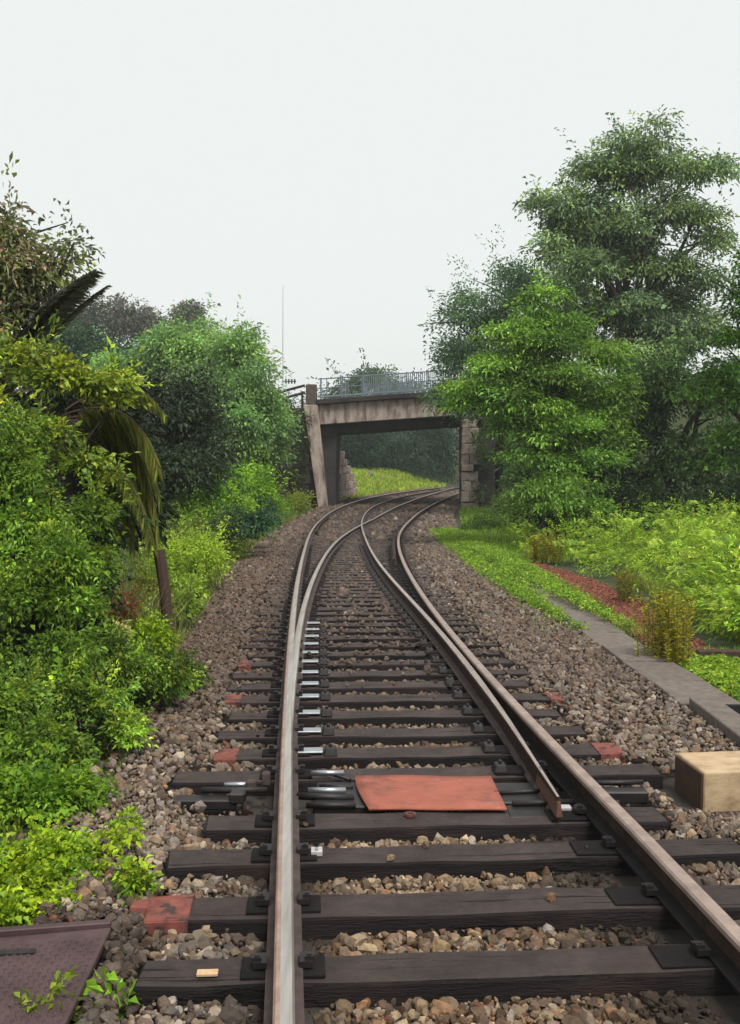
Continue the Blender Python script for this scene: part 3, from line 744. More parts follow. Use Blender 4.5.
# tan block beside the right rail
x0, y0 = 1.905, 6.03
th = math.atan(0.15)
bx = empty('timber_block', (x0, y0, -.25), 'squared tan timber block with an end coloured shade-dark, beside the right rail', 'block')
blk = MB()
R_ = Matrix.Rotation(0.10, 3, 'Z')
m = MB(); m.box((x0 + .42, y0 + .20, -.155), (.415, .205, .125), R_, jit=.004); m.build('body', M['tan_timber'], bx, 0.018, False, 3)
pe = R_ @ Vector((-.4225, 0, 0)); m = MB(); m.box((x0 + .42 + pe.x, y0 + .20 + pe.y, -.16), (.005, .196, .114), R_); m.build('end_face', M['shaded_end'], bx, 0.002)  # left end painted dark brown: the block's shaded side as colour

# checker plate cover lower left
cv = empty('cover_plate', (-1.5, 3.8, -.2), 'rusty purple-brown tread plate lying flat in the lower left corner', 'cover plate')
zc = -0.158
m = MB(); m.hexa([(-2.3, 2.9, zc - .03), (-1.03, 2.9, zc - .03), (-1.075, 4.26, zc - .03), (-2.2, 4.02, zc - .03)], [(-2.3, 2.9, zc), (-1.03, 2.9, zc), (-1.075, 4.26, zc), (-2.2, 4.02, zc)])
m.build('plate', M['cover_steel'], cv, 0.004)
m = MB()
for i in range(40):
    for j in range(46):
        y = 2.95 + j * 0.028; x = -2.15 + i * 0.0275 - (y - 3.6) * .035
        if y > 4.2 - (-1.09 - x) * 0.21 - .03 or x > -1.075 - (y - 3.6) * .03: continue
        s = 1 if (i + j) % 2 else -1
        m.box((x, y, zc + .002), (.0095, .004, .0025), Matrix.Rotation(1.2 + s * 0.5, 3, 'Z'), taper=.6)
o = m.build('tread', M['cover_steel'], cv); o['kind'] = 'stuff'
m = MB(); m.hexa([(-2.2, 4.03, zc - .02), (-1.08, 4.27, zc - .02), (-1.08, 4.33, zc - .02), (-2.2, 4.09, zc - .02)], [(-2.2, 4.03, zc + .035), (-1.08, 4.27, zc + .015), (-1.08, 4.31, zc + .015), (-2.2, 4.07, zc + .035)])
m.build('rear_edge', M['cover_steel'], cv, 0.004)
m = MB(); m.box((-1.42, 4.03, zc + .003), (.10, .018, .004), Matrix.Rotation(.1, 3, 'Z')); m.build('handle_slot', M['dark_steel'], cv)

# red earth strip and its crumbs
vs = []; cols_ = []
rs_y = np.linspace(10.4, 25, 60)
for y in rs_y:
    xa = np.interp(y, [10.4, 16, 20, 25], [3.15, 3.28, 3.35, 3.3]) + random.uniform(-.05, .05)
    w = np.interp(y, [10.4, 11.5, 16, 22, 25], [.15, .60, .85, .80, .3])
    for q in range(5): vs.append((xa + w * q / 4, y, 0))
vs = np.array(vs); vs[:, 2] = ground(vs[:, 0], vs[:, 1]) + 0.012
ii = (np.arange(59)[:, None] * 5 + np.arange(4)[None]).ravel()
tag(link('red_earth', np_mesh('red_earth', vs, np.stack([ii, ii + 1, ii + 6, ii + 5], 1), M['red_soil'], smooth=True)), kind='structure')
n = 3600
yy = rng.uniform(10.4, 25, n); u = rng.random(n)
xx = np.interp(yy, [10.4, 16, 20, 25], [3.12, 3.25, 3.32, 3.3]) + u * np.interp(yy, [10.4, 11.5, 16, 22, 25], [.15, .65, .9, .85, .35])
v, f, c = stones(np.stack([xx, yy, ground(xx, yy) + .02], 1), rng.uniform(.025, .065, n), 1, np.array(lin(136, 80, 62)) * rng.uniform(.4, 1.2, (n, 1)))
tag(link('red_gravel', np_mesh('red_gravel', v, f, M['stone'], c)), kind='stuff')

# ---------------------------------------------------------------- bridge
BY = 59.0
br = empty('road_bridge', (1.0, BY, -.93), 'concrete road bridge with blue-grey railings spanning the railway', 'bridge')
SLP = 0.068
def bz(x, z): return z + SLP * (x + 2.9)
def slab(x0, x1, y0, y1, z0, z1, name, mtl, bev=.03, sub=1):
    m = MB()
    m.hexa([(x0, y0, bz(x0, z0)), (x1, y0, bz(x1, z0)), (x1, y1, bz(x1, z0)), (x0, y1, bz(x0, z0))], [(x0, y0, bz(x0, z1)), (x1, y0, bz(x1, z1)), (x1, y1, bz(x1, z1)), (x0, y1, bz(x0, z1))])
    return m.build(name, mtl, br, bev)
slab(-2.85, 7.5, BY, BY + .45, 3.49, 4.62, 'edge_beam', M['bridge_concrete'])
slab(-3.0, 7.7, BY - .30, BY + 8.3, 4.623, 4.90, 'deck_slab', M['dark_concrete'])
for gyy in (1.1, 2.9, 4.7, 6.5): slab(-2.95, 7.5, BY + gyy, BY + gyy + .6, 2.95, 4.62, 'girder', M['dark_concrete'])  # shade under the deck is put into the dark girder colour
slab(-2.85, 7.5, BY + 7.85, BY + 8.25, 3.3, 4.62, 'edge_beam', M['bridge_concrete'])
# left abutment, battered buttress, wing walls
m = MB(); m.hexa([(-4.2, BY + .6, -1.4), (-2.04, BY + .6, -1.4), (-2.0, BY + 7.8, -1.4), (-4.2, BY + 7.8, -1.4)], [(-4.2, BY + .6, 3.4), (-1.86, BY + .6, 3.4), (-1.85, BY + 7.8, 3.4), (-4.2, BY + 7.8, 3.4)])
m.build('abutment', M['dark_concrete'], br, .02)  # shaded abutment face painted in with the dark mix
m = MB(); m.hexa([(-2.86, BY - .55, -1.4), (-2.34, BY - .55, -1.4), (-2.34, BY + .59, -1.4), (-2.86, BY + .59, -1.4)], [(-3.72, BY - .25, 4.60), (-2.91, BY - .25, 4.60), (-2.91, BY + .59, 4.60), (-3.72, BY + .59, 4.60)])
m.build('buttress', M['bridge_concrete'], br, .03)
def block_wall(p0, p1, z0, ztop, thick, name, mtl, course=0.42, blen=0.75, batter=0.08):
    """coursed rubble wall: every stone a part"""
    p0, p1 = Vector(p0), Vector(p1); d = (p1 - p0); L = d.length; d.normalize(); nrm = Vector((d.y, -d.x))
    if nrm.y > 0: nrm = -nrm
    ang = math.atan2(d.y, d.x)
    core = MB()
    core.hexa([(*(p0 - nrm * .1), z0), (*(p1 - nrm * .1), z0), (*(p1 - nrm * thick), z0), (*(p0 - nrm * thick), z0)],
              [(*(p0 - nrm * (.1 + batter * (ztop(0) - z0))), ztop(0) - .05), (*(p1 - nrm * (.1 + batter * (ztop(1) - z0))), ztop(1) - .05), (*(p1 - nrm * thick), ztop(1) - .05), (*(p0 - nrm * thick), ztop(0) - .05)])
    w = core.build(name, M['dark_concrete'], br)
    z = z0; r = 0
    while True:
        h = course * random.uniform(.85, 1.15); any_ = False
        s = -blen * random.random()
        while s < L:
            bl = blen * random.uniform(.6, 1.3); a, b = max(s, 0), min(s + bl, L); s += bl
            if b - a < .15: continue
            u = (a + b) / 2 / L
            if z + h > ztop(u): continue
            any_ = True
            c = p0 + d * (a + b) / 2 - nrm * (batter * (z + h / 2 - z0) - random.uniform(-.03, .03))
            mm = MB().box((0, 0, 0), ((b - a) / 2 - .008, .14 + random.uniform(-.03, .05), h / 2 - .008), jit=.03).mesh('stone', mtl, .025)
            o = link('stone', mm, w)
            o.location = (c.x, c.y, z + h / 2); o.rotation_euler = (0, 0, ang)
        z += h
        if not any_: break
    return w
block_wall((-7.6, BY - 3.6), (-3.35, BY + .1), -1.3, lambda u: 4.2 + .3 * u, .9, 'wing_wall', M['wall_stone'], .46, .85, .03)
block_wall((-2.12, BY + 7.95), (-1.0, BY + 15), -1.4, lambda u: 2.85 - 2.9 * u, .8, 'far_wing_wall', M['pink_stone'], .5, .9, .02)
# right pier: dark inner face and rough stone front
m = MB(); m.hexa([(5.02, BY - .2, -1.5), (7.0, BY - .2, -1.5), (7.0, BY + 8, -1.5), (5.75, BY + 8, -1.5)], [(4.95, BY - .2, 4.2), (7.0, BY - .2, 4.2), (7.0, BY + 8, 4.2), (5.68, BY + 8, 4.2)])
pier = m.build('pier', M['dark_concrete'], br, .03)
z = -1.3
while z < 3.9:
    h = random.uniform(.38, .62); x = 5.10
    right = 6.15 + random.uniform(-.3, .2)
    while x < right - .15:
        w_ = min(random.uniform(.35, .75), right - x)
        mm = MB().box((0, 0, 0), (w_ / 2 - .006, .16 + random.uniform(0, .12), h / 2 - .006), jit=.05).mesh('stone', M['pier_stone'], .03)
        o = link('stone', mm, pier); o.location = (x + w_ / 2, BY - .33, z + h / 2)
        x += w_
    z += h
# railing
ral = tag(link('railing', MB().box((0, 0, 0), (.01, .01, .01)).mesh('railing', M['rail_paint']), br)); bpy.data.objects.remove(ral)
RY = BY + .05
ztop = lambda x: bz(x, 4.90)
m = MB()
for dz in (0.12, 0.62, 1.14):
    m.tube([(-2.9, RY, ztop(-2.9) + dz), (7.2, RY, ztop(7.2) + dz)], .035 if dz > 1 else .028, 6)
ral = m.build('railing', M['rail_paint'], br)
x = -2.75
bar_me = None; post_me = None
posts = MB(); posts.box((0, 0, .58), (.045, .045, .62)); post_me = posts.mesh('post', M['rail_paint'])
bar = MB(); bar.box((0, 0, .62), (.024, .024, .52)); bar_me = bar.mesh('bar', M['rail_paint'])
while x < 7.2:
    o = link('post', post_me, ral); o.location = (x, RY, ztop(x))
    for q in range(1, 11):
        if x < -1.4 and q % 7 != 3: continue
        if x + q * .11 > 7.1: break
        o = link('bar', bar_me, ral); o.location = (x + q * .11, RY, ztop(x + q * .11))
    x += 1.2
# far-side railing of the same bridge
m = MB()
for dz in (0.12, 0.62, 1.14): m.tube([(-2.9, BY + 8, ztop(-2.9) + dz), (7.2, BY + 8, ztop(7.2) + dz)], .035, 6)
ral2 = m.build('railing', M['rail_paint'], br)
x = -2.75
while x < 7.2:
    o = link('post', post_me, ral2); o.location = (x, BY + 8, ztop(x)); 
    for q in range(1, 8, 1):
        if x < -1 : continue
        o = link('bar', bar_me, ral2); o.location = (x + q * .15, BY + 8, ztop(x + q * .15))
    x += 1.2
# end pillar and the fence running down to the left
m = MB(); m.box((-3.28, BY + .12, 5.18), (.30, .33, .56)); m.build('end_pillar', M['brown_stone'], br, .03)
fn_ = empty('roadside_fence', (-4.2, BY + .2, 4.3), 'low rail fence dropping away left of the bridge pillar', 'fence')
for dz, mt in ((.55, 'dark_concrete'), (.95, 'dark_concrete')):
    m = MB(); m.tube([(-3.65, BY + .2, 4.85 + dz - .1), (-4.6, BY + .2, 4.50 + dz), (-6.4, BY + .2, 4.0 + dz - .1)], .075, 6); m.build('fence_rail', M[mt], fn_)
m = MB(); m.box((-4.75, BY + .25, 4.5), (.95, .06, .28), Matrix.Rotation(.3, 3, 'Y')); m.build('fence_panel', M['pale_paint'], fn_, .01)
for x in (-3.8, -4.7, -5.6): m = MB(); m.box((x, BY + .2, 4.6 + (x + 4.2) * .3), (.06, .06, .65)); m.build('fence_post', M['dark_concrete'], fn_)
# thin mast with a small cross-piece
mp = P(283, 385, 72); mt_ = P(283, 285, 72)
ms = empty('mast', (mp.x, 72, 3.0), 'very thin pale mast rising above the trees left of the bridge', 'mast')
m = MB(); m.tube([(mp.x, 72, 2.0), (mp.x, 72, 9.0), (mt_.x, 72, mt_.z)], [.04, .032, .016], 6); m.build('pole', M['mast_paint'], ms)
m = MB(); m.tube([(mp.x, 72, mp.z + .25), (mp.x + .9, 72, mp.z + .25)], .035, 5)
for q in range(4): m.box((mp.x + .2 + q * .2, 72, mp.z + .25), (.05, .05, .16))
m.build('cross_arm', M['dark_concrete'], ms)

# ---------------------------------------------------------------- vegetation
UP = np.array([0, 0, 1.0])
def unit(v): return v / (np.linalg.norm(v, axis=-1, keepdims=True) + 1e-9)

def leaf_mesh(pos, axis, L, W, up_bias=0.7, droop=0.15, fold=0.25):
    """one folded diamond (two triangles) per leaf"""
    n = len(pos)
    axis = unit(axis)
    nr = unit(rng.normal(size=(n, 3)) * (1 - up_bias) + UP * up_bias)
    side = unit(np.cross(nr, axis)); nr = unit(np.cross(axis, side))
    L = L[:, None]; W = W[:, None]
    mid = pos + axis * L * 0.45
    tip = pos + axis * L - UP * L * droop
    f = nr * W * fold
    V = np.stack([pos, mid + side * W * .5 + f, tip, mid - side * W * .5 + f], 1)
    b = (np.arange(n) * 4)[:, None]
    F = np.concatenate([b + np.array([[0, 1, 2]]), b + np.array([[0, 2, 3]])], 1).reshape(-1, 3)
    return V.reshape(-1, 3), F

def crown_arrays(blobs, nleaf, L, asp, pal, clump=0.35, flat=0.55, up=0.6, hollow=0.55, per=26, out=0.6, droop=.2, csd=.18, boughs=8, bsize=.42, bflat=.62, sprigs=.12):
    """blobs: (centre, radii). Each carries boughs, each bough carries leaf clumps: uneven outline, gaps, lit tops and shaded undersides."""
    pal = np.array(pal); area = np.array([(r[0] * r[1] + r[0] * r[2] + r[1] * r[2]) for c, r in blobs]); area = area / area.sum()
    VV, FF, CC, o = [], [], [], 0
    for (c, r), a in zip(blobs, area):
        nl = int(nleaf * a); c = np.array(c); r = np.array(r)
        nb = boughs
        bd = unit(rng.normal(size=(nb, 3))); br_ = hollow + (1 - hollow) * rng.random(nb) ** .5
        bc = c + bd * (br_ * .80)[:, None] * r
        bs = bsize * rng.uniform(.7, 1.35, nb)
        nc = max(nb, nl // per)
        bi = rng.integers(0, nb, nc)
        d = unit(rng.normal(size=(nc, 3)))
        rad = rng.random(nc) ** .45
        brad = (r.mean() * .5 + r * .5) * np.array([1, 1, bflat])
        cc = bc[bi] + d * (rad * bs[bi])[:, None] * brad
        tint = rng.integers(0, len(pal), nb); bright = rng.lognormal(0, csd, nb)
        ct = np.where(rng.random(nc) < .6, tint[bi], rng.integers(0, len(pal), nc)); cb = bright[bi] * rng.lognormal(0, csd * .5, nc)
        idx = np.repeat(np.arange(nc), per); n = len(idx)
        off = np.clip(rng.normal(size=(n, 3)), -1.9, 1.9) * clump * 0.5; off[:, 2] *= flat
        sprig = rng.random(nc) < sprigs
        sd_ = unit(bd[bi] * .5 + d * .5 + UP * .7 + rng.normal(size=(nc, 3)) * .45)
        so = sd_[idx] * (rng.random((n, 1)) * clump * 2.3 - clump * .3) + off * .35
        off = np.where(sprig[idx][:, None], so, off)
        off[:, 2] -= ~sprig[idx] * (np.hypot(off[:, 0], off[:, 1]) ** 2) * .3 / max(clump, .05)
        pos = cc[idx] + off
        outd = unit(bd[bi] * .6 + d * .6)
        ax = unit(off + 1e-4) * .8 + outd[idx] * out + rng.normal(size=(n, 3)) * .55
        V, F = leaf_mesh(pos, ax, (L * rng.lognormal(-.05, .32, n)), L * asp * rng.lognormal(-.05, .32, n), up, droop)
        t2 = rng.random((n, 1)) * .45
        col = pal[ct[idx]] * (1 - t2) + pal[rng.integers(0, len(pal), n)] * t2
        col = col * cb[idx][:, None] * rng.uniform(.75, 1.25, (n, 1))
        VV.append(V); FF.append(F + o); CC.append(np.repeat(col, 2, 0)); o += len(V)
    return np.concatenate(VV), np.concatenate(FF), np.clip(np.concatenate(CC), 0, .9)

def bl(px, py, rx, ry, Y, dep=None):
    k = Y / FOC
    return (tuple(P(px, py, Y)), (rx * k, (dep if dep else (rx + ry) * .5 * k), ry * k))

def limbs(m, base, fork, ends, r0, bend=.15, n=7):
    base, fork = Vector(base), Vector(fork)
    mid = (base + fork) / 2 + Vector((random.uniform(-1, 1), random.uniform(-1, 1), 0)) * r0 * .8
    m.tube([base - Vector((0, 0, .2)), base + Vector((0, 0, r0)), mid, fork], [r0 * 1.5, r0 * 1.05, r0 * .9, r0 * .7], n)
    for e in ends:
        e = Vector(e); q = fork.lerp(e, .45) + Vector((random.uniform(-1, 1), random.uniform(-1, 1), random.uniform(.2, 1))) * (e - fork).length * bend
        m.tube([fork - Vector((0, 0, .05)), q, e], [r0 * .6, r0 * .36, r0 * .1], 6)
        for _ in range(3):
            s = q.lerp(e, random.random()); tt = s + Vector((random.uniform(-1, 1), random.uniform(-1, 1), random.uniform(-.2, .8))) * (e - fork).length * .3
            m.tube([s, s.lerp(tt, .5) + Vector((0, 0, .05)), tt], [r0 * .2, r0 * .13, r0 * .05], 4)
    return m

def plant(name, label, cat, blobs, nleaf, L, asp, pal, base=None, r0=.1, fork=.35, group=None, mtl='leaf', trunk='trunk', leafname='crown', **kw):
    cs = [b[0] for b in blobs]
    cx = sum(c[0] for c in cs) / len(cs); cy = sum(c[1] for c in cs) / len(cs)
    if base is None: base = (cx, cy)
    b3 = (base[0], base[1], gz(base[0], base[1]))
    root = empty(name, b3, label, cat, group)
    V, F, Cc = crown_arrays(blobs, nleaf, L, asp, pal, **kw)
    link(leafname, np_mesh(leafname, V, F, M[mtl], Cc), root)
    if r0:
        zt = max(c[2] for c in cs)
        fk = (b3[0] * .6 + cx * .4, b3[1] * .6 + cy * .4, b3[2] + (zt - b3[2]) * fork)
        m = limbs(MB(), b3, fk, cs[:9], r0)
        m.build(trunk, M['bark'], root, 0, True)
    return root

def G(*cs, sat=1.0, k=1.0):
    o = []
    for c in cs:
        v = np.array(lin(*c)) * np.array([1.10, 1.02, .88]); l = v @ np.array([.3, .6, .1]); o.append(tuple((l + (v - l) * sat) * k))
    return o
# ---- right-hand trees
TALL = [bl(642, 142, 42, 20, 46), bl(590, 162, 34, 18, 46), (bl(690, 165, 38, 20, 46)), bl(625, 175, 60, 26, 47), bl(560, 205, 38, 24, 46), bl(605, 225, 50, 24, 46), bl(670, 210, 48, 24, 46),
        bl(710, 235, 24, 18, 46), bl(555, 245, 26, 20, 46), bl(585, 265, 52, 20, 45), bl(655, 265, 50, 24, 46), bl(705, 280, 24, 18, 46), bl(560, 290, 30, 22, 45), bl(620, 305, 40, 20, 46), bl(690, 320, 40, 22, 46), bl(640, 345, 50, 22, 46), bl(540, 192, 9, 7, 46), bl(655, 118, 10, 8, 46), bl(722, 160, 10, 6, 46)]
t = P(628, 515, 46)
tall = plant('tall_tree', 'tallest grey-green tree on the right, sky showing through its layered crown', 'tree', TALL + [bl(620, 240, 80, 60, 47.5), bl(650, 320, 70, 50, 47.5), bl(580, 320, 50, 40, 47)], 66000, .20, .5, G((112, 142, 98), (138, 170, 108), (86, 114, 86), (148, 180, 100), (94, 120, 100), sat=.95, k=.98), base=(t.x, 46), r0=.30, fork=.45, clump=.85, flat=.28, hollow=.1, per=30, up=.74, boughs=9, bsize=.44, bflat=.48, csd=.28, sprigs=.05)
m = MB(); b_ = P(655, 515, 46.6)
limbs(m, (b_.x, 46.6, gz(b_.x, 46.6)), P(652, 300, 46.6), [P(690, 230, 46), P(640, 200, 47), P(700, 300, 46)], .34)
limbs(m, (t.x, 46, gz(t.x, 46)), P(618, 310, 46), [P(585, 215, 46), P(625, 170, 46), P(570, 280, 46)], .28)
m.build('stem', M['bark'], tall, 0, True)
plant('leafy_tree', 'grey-green tree behind the bright one, right of the bridge railing', 'tree', [bl(487, 305, 36, 30, 52), bl(520, 285, 30, 22, 52), bl(467, 345, 28, 24, 51), bl(475, 380, 34, 34, 50), bl(452, 400, 16, 22, 51), bl(505, 345, 36, 40, 52), bl(505, 270, 14, 10, 52), bl(453, 318, 10, 14, 52)], 26000, .17, .5, G((94, 134, 92), (74, 108, 80), (112, 152, 98), (62, 92, 72)), base=(8.0, 52), r0=.25, clump=.9, flat=.4, hollow=.35)
plant('bright_tree', 'bright yellow-green tree with tiered branches in front of the right bridge pier', 'tree',
      [bl(540, 300, 26, 14, 30), bl(568, 322, 34, 15, 30), bl(510, 328, 30, 12, 29.6), bl(545, 345, 44, 18, 29.3), bl(598, 352, 30, 16, 29.8), bl(500, 362, 38, 13, 29), bl(558, 372, 48, 18, 28.8), bl(608, 388, 30, 16, 29.5), bl(474, 388, 34, 13, 29), bl(530, 398, 48, 17, 28.6), bl(592, 412, 38, 15, 29.3),
       bl(508, 420, 38, 14, 28.8), bl(556, 428, 52, 17, 28.6), bl(612, 434, 24, 12, 29.3), bl(536, 452, 34, 12, 28.6), bl(584, 456, 40, 13, 28.8), bl(556, 482, 48, 13, 28), bl(540, 502, 40, 13, 27.8), bl(588, 506, 34, 12, 28), bl(466, 404, 18, 11, 29.2), bl(565, 400, 56, 60, 31)],
      62000, .125, .5, G((118, 158, 56), (138, 178, 66), (96, 136, 54), (108, 150, 56), (74, 110, 52), sat=.95, k=1.12), base=(5.0, 30), r0=.14, clump=.50, flat=.26, hollow=.2, up=.8, per=24, csd=.30, boughs=8, bsize=.44, bflat=.42, sprigs=.07)
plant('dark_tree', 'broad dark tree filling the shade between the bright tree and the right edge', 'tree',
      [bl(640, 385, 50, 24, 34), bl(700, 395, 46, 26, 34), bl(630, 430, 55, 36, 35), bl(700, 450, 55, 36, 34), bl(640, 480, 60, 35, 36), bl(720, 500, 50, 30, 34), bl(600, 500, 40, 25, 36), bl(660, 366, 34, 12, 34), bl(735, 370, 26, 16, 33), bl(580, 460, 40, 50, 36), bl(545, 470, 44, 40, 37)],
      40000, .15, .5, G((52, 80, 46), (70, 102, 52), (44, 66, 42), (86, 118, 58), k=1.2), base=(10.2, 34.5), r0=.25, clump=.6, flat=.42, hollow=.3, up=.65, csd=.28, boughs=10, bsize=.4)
plant('edge_tree', 'light green leafy branches at the right edge beside the tall tree', 'tree',
      [bl(748, 300, 24, 18, 24), bl(742, 335, 24, 14, 24), bl(722, 372, 28, 8, 24), bl(745, 395, 26, 14, 24), bl(700, 388, 18, 6, 24), bl(740, 430, 24, 10, 24), bl(750, 260, 20, 16, 24), bl(735, 460, 16, 8, 24)],
      8000, .11, .5, G((92, 132, 48), (70, 108, 48), (52, 86, 44)), base=(9.6, 24), r0=.12, clump=.4, flat=.35, hollow=.2, csd=.28)
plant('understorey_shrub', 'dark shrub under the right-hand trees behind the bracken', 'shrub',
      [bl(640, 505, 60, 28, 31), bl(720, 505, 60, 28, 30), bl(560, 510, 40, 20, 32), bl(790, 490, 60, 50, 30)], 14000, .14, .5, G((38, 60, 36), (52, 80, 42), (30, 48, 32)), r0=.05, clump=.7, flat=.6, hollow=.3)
plant('weedy_shrub', 'low green shrub at the foot of the right bridge pier', 'shrub', [bl(490, 522, 22, 14, 40), bl(508, 502, 18, 18, 42), bl(472, 530, 12, 9, 38)], 5200, .10, .45, G((84, 118, 44), (64, 98, 42), (104, 136, 52)), r0=.03, clump=.4, flat=.8, hollow=.2)

# ---- left-hand trees and shrubs
plant('evergreen_tree', 'dark bronze-leaved evergreen at the upper left edge, one branch reaching right', 'tree',
      [bl(-30, 250, 50, 50, 13), bl(5, 240, 24, 26, 13), bl(12, 275, 36, 28, 13), bl(38, 270, 24, 18, 13), bl(58, 256, 15, 9, 13), bl(74, 243, 7, 5, 13), bl(6, 212, 9, 12, 13), bl(-20, 310, 50, 40, 13), bl(22, 305, 26, 18, 13), bl(2, 255, 14, 10, 12.7)],
      11000, .095, .45, G((84, 90, 70), (112, 110, 88), (66, 82, 60), (92, 106, 66), (140, 124, 106), (116, 132, 60), k=1.5), base=(-5.6, 13.2), r0=.14, clump=.26, flat=.8, hollow=.2, up=.5, mtl='glossy_leaf', per=18, sprigs=.1, bsize=.5)
plant('broadleaf_shrub', 'yellow-green shrub with broad leaf rosettes along the top of the left thicket', 'shrub',
      [bl(20, 350, 40, 12, 9.8), bl(60, 372, 46, 13, 9.8), bl(100, 378, 34, 10, 10), bl(14, 418, 26, 9, 9.2), bl(50, 428, 24, 8, 9.1), bl(88, 456, 22, 9, 9.1), bl(30, 452, 30, 9, 9.0), bl(105, 470, 12, 8, 9.2), bl(118, 398, 16, 8, 10), bl(-20, 420, 40, 50, 9.8)],
      9500, .070, .48, G((160, 178, 56), (130, 156, 52), (102, 132, 50), (182, 194, 72), (78, 104, 48)), base=(-3.4, 10.0), r0=.05, clump=.15, flat=.45, hollow=.4, up=.62, mtl='glossy_leaf', per=12, csd=.26, droop=-.04, out=.3, boughs=9, bsize=.45, sprigs=.08)
plant('shade_dark_shrub', 'leafy mass coloured shade-dark behind the yellow-green shrub on the left', 'shrub',
      [bl(40, 410, 60, 36, 12), bl(95, 425, 45, 40, 12.5), bl(20, 480, 60, 60, 11.4), bl(85, 500, 40, 50, 12), bl(-40, 460, 60, 110, 11.6), bl(110, 480, 40, 60, 13), bl(75, 412, 50, 14, 11.4), bl(112, 432, 30, 22, 11.8), bl(40, 425, 30, 10, 11)], 17000, .11, .5, G((34, 46, 32), (44, 58, 38), (28, 36, 30)), r0=.06, clump=.35, flat=.7, hollow=.2)  # leaf colour darkened to paint the shaded depth of the thicket
HP = G((122, 160, 56), (100, 138, 52), (152, 178, 60), (72, 104, 44), (112, 150, 66), k=.86)
plant('hedge_shrub', 'dense mid-green hedge bush with small leaves at the left edge', 'shrub',
      [bl(20, 468, 40, 22, 8.4), bl(52, 508, 38, 22, 8.2), bl(10, 522, 30, 22, 8.0), bl(25, 560, 36, 20, 7.8), bl(68, 556, 26, 18, 7.9), bl(92, 515, 16, 16, 8.6), bl(95, 562, 12, 16, 8.6), bl(10, 596, 22, 14, 7.6), bl(72, 606, 28, 20, 7.8), bl(102, 642, 20, 16, 8), bl(15, 436, 26, 16, 8.8), bl(60, 648, 24, 14, 7.4), bl(5, 655, 14, 10, 7.4), bl(-45, 560, 40, 120, 7.8)],
      52000, .042, .55, HP, base=(-2.6, 8.0), r0=.05, clump=.13, flat=.6, hollow=.45, up=.55, csd=.34, boughs=10, bsize=.36, sprigs=.25)
plant('hedge_shrub', 'lower sprawling hedge growth spilling onto the ballast left of the sleepers', 'shrub',
      [bl(20, 700, 34, 16, 6.9), bl(62, 690, 26, 16, 7.2), bl(95, 700, 22, 16, 7.2), bl(122, 668, 26, 14, 7.8), bl(124, 730, 16, 18, 7.0), bl(162, 675, 26, 11, 8.2), bl(45, 735, 36, 14, 6.6), bl(15, 758, 34, 12, 6.4), bl(-30, 720, 40, 60, 6.6), bl(78, 758, 20, 10, 6.7)],
      36000, .036, .6, HP + G((140, 160, 70), (54, 84, 40), k=.9), base=(-2.3, 7.0), r0=.04, clump=.11, flat=.6, hollow=.4, up=.55, csd=.34, boughs=10, bsize=.36, sprigs=.25)
plant('shade_dark_shrub', 'undergrowth coloured shade-dark filling the holes in the left hedge', 'shrub',
      [bl(30, 560, 60, 60, 9.3), bl(80, 600, 36, 60, 9.2), bl(30, 650, 60, 50, 8.6), bl(90, 680, 34, 36, 8.4), bl(40, 715, 60, 30, 7.8), bl(105, 735, 28, 26, 7.6), bl(90, 520, 28, 40, 9.6)], 15000, .055, .55, G((52, 78, 38), (40, 60, 34), (64, 92, 44), (34, 48, 30)), r0=.04, clump=.2, flat=.7, hollow=.2, up=.5)  # dark leaves paint the shadow inside the hedge gaps
LP_ = G((152, 180, 40), (172, 196, 50), (116, 156, 42), (138, 172, 46), (92, 130, 38))
plant('low_plant', 'mid-green low plants at the left edge above the lime patch', 'plant', [bl(30, 795, 55, 20, 5.9), bl(75, 790, 26, 14, 6.0), bl(-10, 780, 40, 26, 6.0)], 6400, .042, .7, G((112, 150, 52), (86, 130, 42), (132, 168, 46)), r0=0, clump=.14, flat=.5, hollow=.2, up=.75, leafname='leaves')
plant('low_plant', 'bright lime-yellow patch of low leafy plants at the left edge', 'plant',
      [bl(45, 850, 55, 20, 5.05), bl(80, 875, 30, 18, 4.9), bl(25, 880, 45, 26, 4.8), bl(50, 905, 36, 10, 4.6), bl(5, 915, 26, 18, 4.5), bl(-20, 870, 40, 40, 4.8)],
      12000, .028, .9, LP_, r0=0, clump=.07, flat=.5, hollow=.2, up=.8, leafname='leaves', per=12, boughs=14, bsize=.4)
plant('seedling', 'small lime-green seedling with a yellow tip in the ballast', 'plant', [bl(125, 818, 9, 10, 5.25), bl(122, 835, 15, 8, 5.1)], 300, .030, .8, LP_, r0=0, clump=.06, flat=.6, hollow=.1, up=.75, leafname='leaves', per=10)
plant('seedling', 'lime-green tuft left of the big red sleeper end', 'plant', [bl(135, 880, 20, 11, 4.65), bl(128, 872, 10, 8, 4.7)], 420, .030, .8, LP_, r0=0, clump=.06, flat=.6, hollow=.1, up=.75, leafname='leaves', per=10)
plant('seedling', 'pointed green sprout at the bottom edge beside the tread plate', 'plant', [bl(120, 1000, 22, 10, 3.80), bl(108, 1012, 14, 8, 3.72)], 170, .06, .5, G((120, 160, 50), (100, 140, 46)), r0=0, clump=.06, flat=.6, hollow=.1, up=.6, leafname='leaves', per=8)
plant('seedling', 'faint green sprouts growing up through the tread plate corner', 'plant', [bl(35, 1006, 20, 10, 3.66), bl(58, 1012, 12, 8, 3.66)], 150, .045, .5, G((120, 140, 50), (100, 120, 46)), r0=0, clump=.06, flat=.8, hollow=.1, up=.5, leafname='leaves', per=8)
